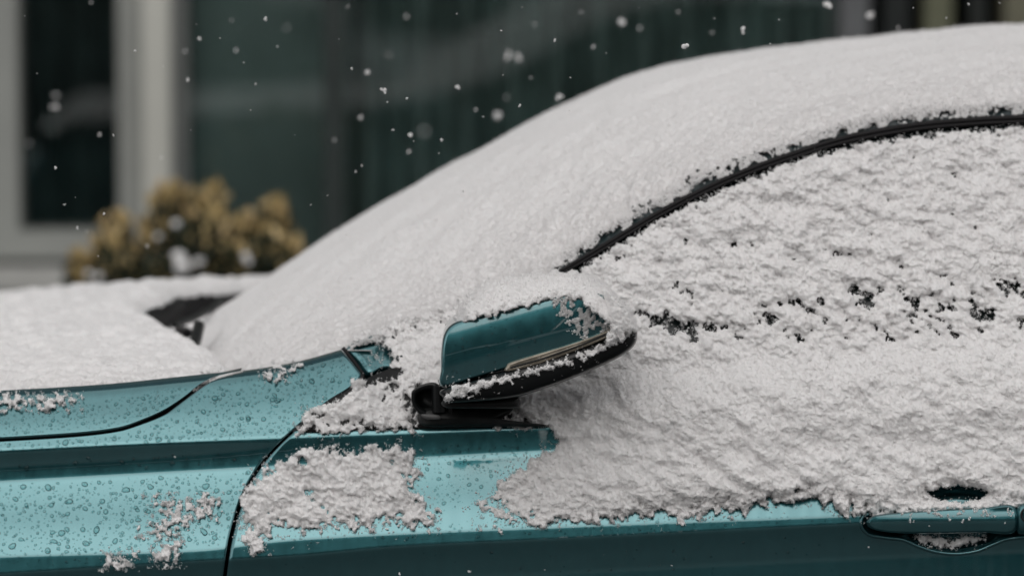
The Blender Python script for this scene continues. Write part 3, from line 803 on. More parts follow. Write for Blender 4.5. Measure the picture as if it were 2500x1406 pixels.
m = MB(); plate(m, tri, lambda a, b: yside(a, b) - .004, .02); cpart(m, 'mirror_triangle', BLACK)
# vertical black seam between fender and pillar foot
m = MB(); m.tube(P(np.array([838, 866, 888]), np.array([850, 885, 917]), np.array([.098, .086, .077])), .0026, 8); cpart(m, 'seam_seal', RUBBER)
m = MB(); xx = np.array([888, 850, 800, 740, 716]); yv = np.array([919, 948, 986, 1033, 1055]); m.tube(P(xx, yv, ytab(xx, yv) + .004), .004, 8); cpart(m, 'seam_seal', RUBBER)

# --- folded door mirror
mir = empty('door_mirror', (0, 0, 0), car); mir.location = (0, -.8 + .03, 0)
mir['label'] = 'folded teal door mirror with black lower shell'
def inflate(mb, outline, seg, prof, tilt=(0, 0), face=None):
    """rings from outline toward a medial segment; prof = list of (scale, Y)"""
    o = np.array(outline, float); a, b = np.array(seg[0], float), np.array(seg[1], float)
    d = b - a; t = np.clip(((o - a) @ d) / (d @ d), 0, 1); c = a + t[:, None] * d
    rings = []
    for s, Y, *sh in prof:
        q = c + (o - c) * s
        if sh: q = q + np.array(sh[0])
        if face is not None: Y = Y + face(q[:, 0], q[:, 1])
        rings.append(P(q[:, 0], q[:, 1], Y + tilt[0] * (q[:, 0] - a[0]) + tilt[1] * (q[:, 1] - a[1])))
    if face is None:
        mb.grid(np.array(rings), wrap=True); return mb
    from mathutils import Vector
    from mathutils.geometry import delaunay_2d_cdt
    s, Y = prof[-1][0], prof[-1][1]
    q = c + (o - c) * s
    gx, gy = np.meshgrid(np.arange(q[:, 0].min(), q[:, 0].max(), 7.0), np.arange(q[:, 1].min(), q[:, 1].max(), 7.0))
    gx, gy = gx.ravel(), gy.ravel(); ins = sdist(gx, gy, q) > 3.5
    pts = np.concatenate([q, np.stack([gx[ins], gy[ins]], -1)])
    n = len(q)
    res = delaunay_2d_cdt([Vector(p) for p in pts], [], [list(range(n))], 1, 1e-6)
    vv = np.array([tuple(v) for v in res[0]]); ff = np.array([list(f) for f in res[2]])
    mb.grid(np.array(rings), wrap=True)
    base = mb.n - n
    Yv = Y + face(vv[:, 0], vv[:, 1])
    mb.add(P(vv[:, 0], vv[:, 1], Yv), ff)
    return mb
cap = smooth([(1077, 952), (1075, 905), (1076, 855), (1083, 820), (1100, 798), (1130, 785), (1210, 764), (1300, 742), (1385, 718), (1435, 712), (1480, 728), (1518, 760), (1540, 790), (1538, 806), (1480, 830), (1400, 858), (1310, 886), (1240, 906), (1160, 930)], 190)
m = MB(); inflate(m, cap, ((1160, 872), (1440, 785)), [(.96, -.035, (2, -22)), (1.0, -.07, (2, -18)), (1.01, -.115, (1, -8)), (1.0, -.138), (.988, -.148), (.965, -.1535), (.93, -.1562), (.88, -.1565)], face=lambda a, b: -.0060 * (1 - ((a - 1330) / 260) ** 2) - .0050 * (1 - ((b - 845 + (a - 1300) * .28) / 95) ** 2))
o = m.build('mirror_cap', PAINT, mir)
shell = smooth([(1078, 958), (1160, 934), (1240, 910), (1320, 887), (1400, 862), (1480, 834), (1538, 808), (1553, 800), (1557, 822), (1553, 845), (1530, 868), (1490, 890), (1400, 929), (1320, 958), (1260, 976), (1180, 985), (1095, 990), (1080, 978)], 180)
m = MB(); inflate(m, shell, ((1120, 968), (1500, 850)), [(.9, -.02), (1.0, -.05), (1.01, -.11), (1.0, -.150), (.97, -.162), (.9, -.168), (.7, -.172), (.4, -.174), (0.0, -.1745)])
m.build('mirror_shell', GLOSSBLACK, mir)
sig = smooth([(1233, 913), (1236, 900), (1250, 889), (1330, 865), (1400, 844), (1470, 818), (1522, 792), (1532, 798), (1500, 824), (1420, 858), (1330, 892), (1265, 909)], 120)
m = MB(); inflate(m, sig, ((1262, 901), (1490, 822)), [(1.0, -.155), (1.0, -.168), (.9, -.1715), (.6, -.1735), (.3, -.172), (0.0, -.1725)])
sg = m.build('turn_signal', SIGNAL, mir)
m = MB()
q = smooth([(1246, 904), (1330, 880), (1420, 848), (1500, 814)], 24, False); m.tube(P(q[:, 0], q[:, 1], -.1745), .0011, 6)
m.build('signal_seam', BLACK, mir)
gl = smooth([(1095, 965), (1085, 860), (1110, 810), (1300, 760), (1440, 730), (1520, 780), (1530, 830), (1400, 900), (1250, 950)], 70)
m = MB(); inflate(m, gl, ((1160, 880), (1430, 800)), [(1.0, -.036), (1.0, -.018), (.5, -.015), (0.0, -.015)]); m.build('mirror_glass', MIRRORGLASS, mir)
br = smooth([(1003, 968), (1006, 960), (1020, 949), (1044, 941), (1062, 941), (1076, 951), (1080, 958), (1098, 985), (1104, 1010), (1100, 1028), (1060, 1030), (1024, 1018), (1008, 1000), (1003, 985)], 70)
m = MB(); inflate(m, br, ((1035, 980), (1065, 1000)), [(1.0, .03), (1.0, -.050), (.96, -.054), (.60, -.050), (.55, -.036), (0.0, -.034)])
m.tube(P(np.array([1070, 1070, 1071]), np.array([948, 975, 1012]), np.array([-.05, -.05, -.05])), .009, 16); m.build('hinge', GLOSSBLACK, mir)
pl = smooth([(1085, 984), (1170, 986), (1258, 976), (1268, 981), (1270, 995), (1258, 1004), (1170, 1004), (1088, 1002)], 60)
m = MB(); inflate(m, pl, ((1100, 994), (1250, 991)), [(1.0, .0), (1.0, -.115), (.85, -.125), (.4, -.128), (0.0, -.128)]); m.build('arm', BLACK, mir)
fo = smooth([(1022, 1012), (1060, 1000), (1235, 1000), (1245, 1015), (1225, 1032), (1300, 1040), (1335, 1044), (1330, 1049), (1180, 1048), (1035, 1047)], 70)
m = MB(); inflate(m, fo, ((1060, 1028), (1200, 1028)), [(1.0, .04), (1.0, -.03), (.93, -.045), (.6, -.052), (0.0, -.055)]); m.build('foot', BLACK, mir)
m = MB(); q = smooth([(1028, 1018), (1068, 1020), (1074, 1030), (1040, 1030)], 24); inflate(m, q, ((1045, 1025), (1062, 1026)), [(1.0, -.03), (1.0, -.058), (.6, -.060), (0.0, -.060)]); m.build('foot_cap', mat('grey_plastic', (.12, .12, .12), .5, var=.1), mir)

# --- door handle
hd = empty('door_handle', (0, 0, 0), car); hd.location = CL
yh = float(ytab(np.array([2300.]), np.array([1270.]))[0])
gr = smooth([(2116, 1278), (2119, 1266), (2140, 1256), (2200, 1249), (2300, 1242), (2400, 1237), (2477, 1234), (2477, 1298), (2400, 1300), (2300, 1302), (2200, 1301), (2150, 1296), (2124, 1288)], 120)
m = MB(); inflate(m, gr, ((2160, 1276), (2440, 1268)), [(.9, yh + .012), (1.0, yh - .004), (1.0, yh - .016), (.92, yh - .026), (.82, yh - .0275)], face=lambda a, b: -.0030 * (1 - np.clip(np.abs(b - 1273 + (a - 2300) * .012) / 27, 0, 1)) ** .8); m.build('grip', PAINT, hd)
g2 = smooth([(2484, 1234), (2530, 1230), (2590, 1240), (2602, 1262), (2590, 1288), (2530, 1298), (2484, 1298)], 70)
m = MB(); inflate(m, g2, ((2515, 1265), (2560, 1263)), [(1.0, yh + .012), (1.0, yh - .016), (.93, yh - .024), (.7, yh - .0305), (.3, yh - .032), (0.0, yh - .032)]); m.build('grip_end', PAINT, hd)
an = np.linspace(0, 2*np.pi, 24, endpoint=False)
m = MB(); q = np.stack([2508 + 15 * np.cos(an), 1256 + 16 * np.sin(an)], -1); inflate(m, q, ((2508, 1256), (2508.5, 1256)), [(1.15, yh - .022), (1.15, yh - .034), (.9, yh - .035), (.85, yh - .031), (0.0, yh - .031)]); m.build('lock', BLACK, hd)
rim = smooth([(2112, 1252), (2103, 1268), (2105, 1288), (2125, 1305), (2165, 1312), (2205, 1317), (2240, 1332), (2285, 1346), (2335, 1351), (2385, 1344), (2425, 1328), (2465, 1314), (2560, 1305)], 90, False)
m = MB(); m.tube(P(rim[:, 0], rim[:, 1], ytab(rim[:, 0], rim[:, 1]) + .0008), .0026, 10); m.build('recess_rim', PAINT, hd)

# --- wipers in the cowl
m = MB(); m.tube(np.array([[-.36, .34, .935], [-.43, .6, .93], [-.47, .95, .925], [-.44, 1.25, .93]]), .007, 8)
wp = cpart(m, 'wiper', BLACK); 
m = MB(); m.tube(P(np.array([486, 478, 466, 462]), np.array([795, 830, 862, 880]), np.array([.55, .5, .46, .44])), .008, 8); cpart(m, 'wiper_arm', BLACK)
m = MB(); m.tube(P(np.array([540, 520, 470, 425]), np.array([735, 752, 778, 792]), np.array([.85, .8, .72, .66])), .005, 8); cpart(m, 'wiper', BLACK)

# --- far flank, ends and wheels (mostly out of the picture)
for src, nm in ((fender, 'front_fender'), (door, 'door'), (quarter, 'rear_quarter_panel')):
    o = src.copy(); C.objects.link(o); o.parent = car; o.name = nm; o.scale = (1, -1, 1); o.location = (0, 0.8, 0)
def bumper(x, s, name):
    m = MB(); th = np.linspace(-math.pi/2, math.pi/2, 30); zz = np.array([.22, .3, .45, .6, .7, .78, .83]); ins = np.array([.12, .05, .02, 0, .01, .04, .12])
    V = np.zeros((len(zz), len(th), 3))
    for i, (z, q) in enumerate(zip(zz, ins)):
        V[i, :, 0] = x + s * (.30 - q) * np.cos(th) ** .6; V[i, :, 1] = .8 + .74 * np.sin(th) / 1.0; V[i, :, 2] = z
    m.grid(V); cpart(m, name, PAINT)
bumper(-1.37, -1, 'front_bumper'); bumper(2.1, 1, 'rear_bumper')
for wx in (WX1, WX2):
    for wy in (.13, 1.47):
        wh = empty('wheel', (wx, wy - .8, .33), car)
        m = MB(); a = np.linspace(0, 2*np.pi, 48, endpoint=False)
        pr = [(.20, -.1), (.29, -.11), (.32, -.09), (.33, -.05), (.33, .05), (.32, .09), (.29, .11), (.20, .1)]
        m.grid(np.array([[(r * math.cos(b), y, r * math.sin(b)) for b in a] for r, y in pr]), wrap=True); m.build('tyre', TYRE, wh)
        m = MB(); pr = [(.205, -.09), (.2, -.05), (.19, .0), (.05, -.02), (.04, -.05), (.001, -.05)]
        m.grid(np.array([[(r * math.cos(b), y * (1 if r < .06 else 1), r * math.sin(b)) for b in a] for r, y in pr]), wrap=True)
        for k in range(5):
            b = 2*np.pi*k/5; m.tube([(.03*math.cos(b), -.06, .03*math.sin(b)), (.2*math.cos(b), -.075, .2*math.sin(b))], .018, 6)
        m.build('rim', RIM, wh)

# ================================================================== SNOW ON THE FLANK
def crumbs(mb, pts, size, r):
    """small ragged crystals"""
    n = len(pts)
    base = np.array([(1, 1, 1), (1, -1, -1), (-1, 1, -1), (-1, -1, 1)], float) * .75
    q = r.standard_normal((n, 4)); q /= np.linalg.norm(q, axis=1)[:, None]
    w_, x, y, z = q.T
    Rm = np.stack([np.stack([1-2*(y*y+z*z), 2*(x*y-z*w_), 2*(x*z+y*w_)], -1), np.stack([2*(x*y+z*w_), 1-2*(x*x+z*z), 2*(y*z-x*w_)], -1), np.stack([2*(x*z-y*w_), 2*(y*z+x*w_), 1-2*(x*x+y*y)], -1)], 1)
    s = np.broadcast_to(np.asarray(size), (n,))
    jit = 1 + .5 * r.standard_normal((n, 4, 1)).clip(-1.2, 1.2)
    v = pts[:, None] + np.einsum('nij,nkj->nki', Rm, base[None] * jit) * s[:, None, None]
    f = np.array([(0, 1, 2), (0, 3, 1), (0, 2, 3), (1, 3, 2)])
    F_ = (np.arange(n)[:, None, None] * 4 + f[None]).reshape(-1, 3)
    mb.add(v.reshape(-1, 3), F_)

def flank_snow(mb, poly, holes=(), sp=2.5, T=.016, Rd=34, en=9, amp=1.0, yf=None, thin=None, up=-.08, Tf=None, seed=0, crumb=1.0, edge_wl=38, rot=.35, flat=False, tidy=None, outer=1.0, lace=1.0):
    p = np.array(poly, float)
    x0, y0 = p.min(0) - 6; x1, y1 = p.max(0) + 6
    X, Y = np.meshgrid(np.arange(x0, x1, sp), np.arange(y0, y1, sp), indexing='ij')
    d = sdist(X, Y, p)
    for hh in holes: d = np.minimum(d, -sdist(X, Y, hh))
    u, v = X / 2000.0, Y / 2000.0
    wob = en * (nz(u, v, edge_wl / 2000, 11 + seed) + .8 * nz(u, v, .06, 15 + seed) * (edge_wl > 30) + .45 * nz(u, v, .0125, 14 + seed) + .35 * nz(u, v, .0075, 12 + seed) + .35 * nz(u, v, .0038, 13 + seed))
    d2 = d + wob * .8 * np.where(flat, .3, 1)
    if tidy is not None: d2 = np.where(tidy(X, Y), np.minimum(d + wob * .12, d + 2), d2)
    b1 = np.abs(nz(u, v, .046, 21, 2.2, rot)); b2 = np.abs(nz(u, v, .022, 22, 1.7, rot)); b3 = np.abs(nz(u, v, .0115, 23, 1.2, rot)); b4 = nz(u, v, .0056, 24)
    b5 = nz(u, v, .0034, 25)
    sb = lambda q, c: np.sqrt(q * q + c) - .75
    lump = .0030 * sb(b1, .3) + .0022 * nz(u, v, .033, 26, 1.8, rot) + .0022 * sb(b2, .25) + .0012 * nz(u, v, .0155, 27, 1.3, rot) + .0009 * sb(b3, .15) + .0006 * nz(u, v, .0082, 28) + .00055 * b4 + .0005 * b5
    prof = np.sqrt(np.clip(1 - (1 - np.clip(d2, 0, Rd) / Rd) ** 2, 0, 1))
    Tm = T if Tf is None else Tf(X, Y)
    h = Tm * prof + lump * amp * (.25 + .75 * prof) * ((1 + .75 * (np.clip((BELT(X) - 20 - Y) / 80, 0, 1)) * (X > 1300)) * .8 if seed == 0 else .85)
    h = h + np.random.default_rng(60 + seed).standard_normal(h.shape) * .00022 * amp
    h = h - lace * .0032 * np.exp(-np.clip(d2, 0, None) / 26) * (.3 + nz(u, v, .011, 55, 1.3, rot) + .8 * nz(u, v, .0055, 56))
    if thin is not None: h = h - thin(X, Y)
    keep = (d2 > 0) & (h > .0006)
    n = np.array([0, -1.0, up]); n /= np.linalg.norm(n)
    # sideways jitter so that clumps overhang
    jx = .0003 * nz(u, v, .005, 31) + .0006 * nz(u, v, .016, 32); jz = .0003 * nz(u, v, .005, 33) + .0006 * nz(u, v, .016, 34)
    Yb = (yf or yside)(X, Y) - .0005
    V = P(X, Y, Yb) + n * h[..., None]
    V[..., 0] += jx * prof * amp; V[..., 2] += jz * prof * amp
    mb.grid(V, keep, a=np.ones(X.shape))
    if mb.dust is None: mb.dust = MB()
    dk = (d2 > -36) & (h < .0014)
    fr = np.clip(1 + np.minimum(d2, 0) / 36, 0, 1) ** 1.7 * np.clip(1 + np.minimum(h, 0) / .005, 0, 1)
    fr = fr * outer
    fr = fr * sm(-.3, 1.3, nz(u, v, .009, 36) + .7 * nz(u, v, .004, 37)) * 1.5
    if tidy is not None: fr = np.where(tidy(X, Y), fr * (d > -2), fr)
    Vd = P(X, Y, Yb) + n * (np.clip(h, 0, .001) + .0006)[..., None]
    if outer > 0: mb.dust.grid(Vd, dk & (d > -40), a=fr)
    r = np.random.default_rng(50 + seed)
    # crumbs: along the ragged edge and over the surface
    fl = V.reshape(-1, 3); k = keep.reshape(-1); dd = d2.reshape(-1); hh = h.reshape(-1)
    ed = np.where(k & ((dd < 16) | (hh < .003)))[0]; su = np.where(k & (dd >= 10))[0]; ou = np.where((~k) & (dd > -9) & (d.reshape(-1) > -30))[0]
    for idx, frac, s0 in ((ed, .08, .0010), (su, .02, .0009), (ou, .05 * outer, .0008)):
        c = int(len(idx) * frac * crumb)
        if c < 1: continue
        q = r.choice(idx, c, replace=False)
        pt = fl[q].copy()
        if idx is ou: pt = P(X.reshape(-1)[q], Y.reshape(-1)[q], Yb.reshape(-1)[q] - .0007)
        else: pt += n * r.uniform(-.0004, .0011, (c, 1))
        crumbs(mb, pt, s0 * r.uniform(.5, 1.5, c), r)
    return X, Y, keep

SIDE = [(1392, 668), (1450, 630), (1530, 580), (1600, 540), (1680, 498), (1760, 462), (1900, 405), (2000, 372), (2100, 348), (2300, 320), (2500, 307), (2700, 305), (2760, 500), (2760, 1226), (2600, 1228),
        (2500, 1233), (2400, 1238), (2300, 1243), (2200, 1251), (2140, 1262), (2118, 1250), (2112, 1234), (2060, 1240), (2020, 1222), (1950, 1220), (1860, 1232), (1800, 1248), (1740, 1236), (1700, 1244), (1665, 1268), (1610, 1250), (1560, 1255),
        (1500, 1275), (1430, 1262), (1390, 1262), (1330, 1285), (1280, 1270), (1230, 1290), (1160, 1265), (1150, 1225), (1200, 1195), (1240, 1150), (1300, 1110), (1345, 1078), (1330, 1048), (1220, 1038), (1250, 1012), (1180, 990), (1100, 985),
        (1060, 965), (1020, 960), (1000, 975), (1015, 1010), (1035, 1042), (960, 1048), (880, 1050), (790, 1050), (730, 1056), (718, 1042), (745, 1012), (796, 982), (850, 944), (885, 936), (930, 934), (966, 914), (978, 900), (940, 888), (925, 866), (900, 845),
        (880, 826), (985, 784), (1180, 714), (1300, 660), (1350, 640)]
hole = [(2262 , 1196), (2285, 1187), (2337, 1182), (2385, 1186), (2412, 1198), (2405, 1210), (2370, 1217), (2337, 1219), (2300, 1215), (2272, 1208)]
def thinf(X, Y):
    a = np.exp(-(((X - 2150) / 620) ** 2 + ((Y - 775 - (X - 2150) * -.0) / 105) ** 2)) * .0054 * (1 + .35 * nz(X / 2000, Y / 2000, .016, 51, 1.4, .3) + .35 * nz(X / 2000, Y / 2000, .0075, 52, 1.6, .3))
    b = np.exp(-(((X - 1650) / 160) ** 2 + ((Y - 800) / 45) ** 2)) * .007
    e_ = np.exp(-(((X - 2420) / 260) ** 2 + ((Y - 745) / 90) ** 2)) * .0030
    c = np.exp(-(((X - 925) / 60) ** 2 + ((Y - 858) / 38) ** 2)) * .012
    f = np.exp(-(((X - 1170) / 90) ** 2 + ((Y - 1235) / 55) ** 2)) * .010
    g = np.exp(-(((X - 1350) / 190) ** 2 + ((Y - 1070) / 12) ** 2)) * .007
    return a + b + c + e_ + f + g
def Tside(X, Y):
    door = sm(-30, 60, Y - BELT(X) + 10) * sm(1270, 1150, Y) * sm(1250, 1600, X)
    low = sm(1180, 1270, Y)
    return .0105 + .018 * door - .003 * low
def ysnow(X, Y):
    return yside(X, Y) - .022 * np.exp(-(((X - 2360) / 240) ** 2 + ((Y - 1245) / 26) ** 2)) * (X > 2050)
m = MB()
flank_snow(m, SIDE, [hole], 2.5, Rd=42, thin=thinf, Tf=Tside, yf=ysnow, amp=1.0,
           tidy=lambda X, Y: ((X > 1360) & (Y < OC(np.maximum(X, 850)) + 60)) | ((X > 2235) & (X < 2440) & (Y > 1160) & (Y < 1250)) | ((X > 2118) & (Y > 1226)))
sn = tag(m.build('snow', SNOW), 'lumpy wind-blown snow stuck over the side window and the upper door', 'snow', kind='stuff')
fuzz(sn, 300000, 0.0011, 1, CRYST, lift=.002)
fd = m.dust.build('snow_fringe', SNOW, sn); fd['kind'] = 'stuff'; fuzz(fd, 480000, 0.0009, 2, CRYST, True)
PATCH = [(598, 1195), (625, 1160), (655, 1135), (690, 1118), (755, 1100), (830, 1088), (930, 1090), (1005, 1100), (1022, 1135), (1015, 1180), (1042, 1225), (1075, 1262), (1060, 1285), (1000, 1292), (920, 1282), (850, 1292), (800, 1302), (740, 1300), (665, 1300), (640, 1315), (642, 1350), (608, 1350), (595, 1308), (572, 1296), (582, 1245)]
m = MB(); flank_snow(m, PATCH, (), 2.5, T=.0085, Rd=38, seed=1, amp=.95, thin=lambda X, Y: -.0002 + .0042 * sm(1190, 1300, Y) + .0012 * nz(X / 2000, Y / 2000, .0075, 57, 1.3, .3) + .0018 * np.clip(nz(X / 2000, Y / 2000, .02, 58, 1.5, .3), 0, 2))
sn = tag(m.build('snow', SNOW), 'separate patch of crumbly snow on the front of the door below the mirror', 'snow', kind='stuff')
fuzz(sn, 300000, 0.0011, 3, CRYST, lift=.002)
fd = m.dust.build('snow_fringe', SNOW, sn); fd['kind'] = 'stuff'; fuzz(fd, 480000, 0.0009, 4, CRYST, True)
FP = [[(380, 1225), (420, 1215), (450, 1228), (500, 1205), (545, 1215), (530, 1240), (500, 1260), (460, 1270), (430, 1290), (400, 1310), (335, 1305), (360, 1288), (410, 1262)],
      [(365, 1345), (400, 1320), (450, 1305), (440, 1335), (430, 1360), (425, 1382), (375, 1368)],
      [(250, 1368), (262, 1350), (310, 1352), (335, 1340), (322, 1370), (300, 1390), (255, 1385)]]
m = MB()
for k, q in enumerate(FP): flank_snow(m, q, (), 2.2, T=.0036, Rd=16, en=14, seed=2 + k, amp=.45, edge_wl=22, crumb=1.5)
sn = tag(m.build('snow', SNOW), 'small crumbs of snow clinging low on the fender among the drops', 'snow', kind='stuff')
fuzz(sn, 800000, 0.0008, 5, CRYST, lift=.0022)
fd = m.dust.build('snow_fringe', SNOW, sn); fd['kind'] = 'stuff'; fuzz(fd, 800000, 0.0008, 6, CRYST, True)
m = MB()
flank_snow(m, [(0-40, 958), (120, 966), (200, 960), (190, 985), (120, 1002), (60, 990), (-40, 1005)], (), 2.4, T=.004, Rd=14, en=9, seed=6, amp=.45, yf=lambda a, b: ytab(a, b) - .001, edge_wl=22)
flank_snow(m, [(636, 905), (680, 890), (725, 885), (735, 897), (690, 915), (675, 930), (655, 928)], (), 2.2, T=.004, Rd=12, en=8, seed=7, amp=.45, yf=lambda a, b: ytab(a, b) - .001, edge_wl=20, crumb=1.5)
sn = tag(m.build('snow', SNOW), 'thin melting scraps of snow along the upper edge of the fender and hood', 'snow', kind='stuff')
fuzz(sn, 800000, 0.0008, 7, CRYST, lift=.0022)
fd = m.dust.build('snow_fringe', SNOW, sn); fd['kind'] = 'stuff'; fuzz(fd, 800000, 0.0008, 8, CRYST, True)

# snow on the mirror
CAPS = [(1108, 792), (1112, 758), (1140, 722), (1185, 688), (1250, 670), (1320, 664), (1390, 663), (1440, 671), (1490, 700), (1530, 742), (1553, 788), (1552, 806), (1520, 826), (1480, 842), (1474, 832), (1490, 806), (1472, 780), (1440, 755), (1410, 732), (1370, 726), (1310, 743), (1250, 758), (1190, 771), (1128, 790)]
def ycap(X, Y):
    ty = np.interp(X, [1100, 1140, 1185, 1250, 1390, 1440, 1490, 1530, 1553], [790, 722, 688, 670, 663, 671, 700, 742, 790])
    k = np.clip((Y - ty) / 85, 0, 1) ** .45
    k = np.maximum(k, sm(1430, 1500, X) * sm(-4, 22, Y - ty))
    return -.046 - .097 * k - .012 * sm(1370, 1430, X) * (k > .2)
m = MB(); flank_snow(m, CAPS, (), 2.1, T=.007, Rd=11, en=4.0, lace=.35, seed=8, amp=.4, yf=ycap, up=.25, edge_wl=24, outer=0)
RID = [(1084, 963), (1110, 940), (1160, 932), (1240, 914), (1330, 889), (1400, 869), (1470, 839), (1530, 803), (1546, 790), (1552, 808), (1520, 830), (1460, 862), (1400, 885), (1320, 907), (1240, 931), (1170, 951), (1110, 975), (1088, 980)]
flank_snow(m, RID, (), 1.9, T=.0065, Rd=9, en=4.0, seed=9, amp=.5, lace=.35, yf=lambda a, b: -.1415 + 0*a, edge_wl=20, crumb=1.5, outer=.15)
# thin frosting on the upper right of the cap
r = np.random.default_rng(77)
fx = r.normal(1425, 38, 3800); fy = r.normal(775, 26, 3800) + (fx - 1425) * .55
kk = (sdist(fx, fy, [(1340, 728), (1420, 715), (1500, 775), (1530, 800), (1440, 838), (1370, 800)]) > 0) & (nz(fx / 2000, fy / 2000, .010, 41) + nz(fx/2000, fy/2000, .03, 42) > .25)
crumbs(m, P(fx[kk], fy[kk], -.1375), .0011 * r.uniform(.5, 1.5, kk.sum()), r)
sn = tag(m.build('snow', SNOW), 'thick cap of snow on the folded mirror and a thin line along its black lip', 'snow', kind='stuff')
fuzz(sn, 750000, 0.0008, 9, CRYST, lift=.0022)
fd = m.dust.build('snow_fringe', SNOW, sn); fd['kind'] = 'stuff'; fuzz(fd, 750000, 0.0007, 10, CRYST, True)

# snow in the handle recess + crumbs on the grip
m = MB()
flank_snow(m, [(2234, 1303), (2320, 1306), (2408, 1303), (2398, 1322), (2360, 1334), (2320, 1338), (2275, 1334), (2248, 1320)], (), 2.2, T=.006, Rd=14, en=3, seed=10, amp=.3, yf=lambda a, b: yh + .008 + 0*a)
gx = r.uniform(2200, 2475, 520); gy = 1238 + np.abs(r.normal(0, 14, 520)) + (2475 - gx) * .03
kk = (nz(gx / 2000, gy / 2000, .012, 43) > .5) & (gy < 1285)
crumbs(m, P(gx[kk], gy[kk], yh - .033 + .00022 * np.abs(gy[kk] - 1268)), .0010 * r.uniform(.5, 1.6, kk.sum()), r)
sn = tag(m.build('snow', SNOW), 'snow packed in the hollow below the door handle grip', 'snow', kind='stuff')
fuzz(sn, 700000, 0.0008, 11, CRYST, lift=.0022)
fd = m.dust.build('snow_fringe', SNOW, sn); fd['kind'] = 'stuff'; fuzz(fd, 700000, 0.0008, 12, CRYST, True)

# hood and windshield snow
def edge_crumbs(mb, X0, X1, n, f): pass
r = np.random.default_rng(91)
hx = r.uniform(-1.3, -.36, 9000); npx = 1250 + hx * 10000 / 5.085
npy = ZN(npx) + r.normal(2, 5, 9000)
kk = nz(hx, npy / 2000, .03, 44) > -.2
crumbs(HOODSNOW, P(npx[kk], npy[kk], HY - .005 - (npy[kk] - ZN(npx[kk])) * .0004), .0014 * r.uniform(.5, 1.5, kk.sum()), r)
fuzz(tag(HOODSNOW.build('snow', SNOW_SMOOTH), 'smooth blanket of snow on the hood', 'snow', kind='stuff'), 450000, .0009, 15, CRYST)
wx_ = r.uniform(1370, 2760, 9000)
off_ = np.abs(r.normal(0, 14, 9000)) + 1
sl = (OC(wx_ + 2) - OC(wx_ - 2)) / 4
wy_ = OC(wx_) - off_
kk = nz(wx_ / 2000, wy_ / 2000, .02, 45) + .05 * off_ > .5
crumbs(WSNOW, P(wx_[kk], wy_[kk], OY(wx_[kk]) + off_[kk] * .0006 - .004), .0012 * r.uniform(.5, 1.5, kk.sum()), r)
fl = V2[:, :150].reshape(-1, 3); e2 = edge[:, :150].reshape(-1); idx = np.where(e2 > 0)[0]
q = r.choice(idx, 9000, replace=False); crumbs(WSNOW, fl[q], .0009 * r.uniform(.5, 1.5, 9000), r)
fuzz(tag(WSNOW.build('snow', SNOW_SMOOTH), 'deep smooth snow sloping over the windshield and roof', 'snow', kind='stuff'), 420000, .0009, 13, CRYST, lift=.0015)
# snow lying in the cowl valley
yy = np.linspace(.2, 1.4, 140); kx = np.linspace(0, 1, 40)
KX, YW = np.meshgrid(kx, yy, indexing='ij'); xe = HOODE(YW); bx, bz = base_pt(YW)
Xc = xe + .02 + (bx + .02 - xe) * KX; Zc = hood_z(xe, YW) * (1 - KX) + bz * KX - .036 + .006 * nz(Xc, YW, .05, 46) + .014 * KX
cov = nz(Xc, YW, .11, 47) * .5 + .55 - 1.5 * sm(.7, .85, YW) * (1 - sm(.12, .38, KX)) + .35 * sm(.3, .6, KX) - .9 * (1 - sm(0, .12, KX)) * sm(.7, .9, YW)
m = MB(); m.grid(np.stack([Xc, YW, Zc], -1), cov > 0)
tag(m.build('snow', SNOW_SMOOTH), 'loose snow lying in the valley between hood and windshield', 'snow', kind='stuff')

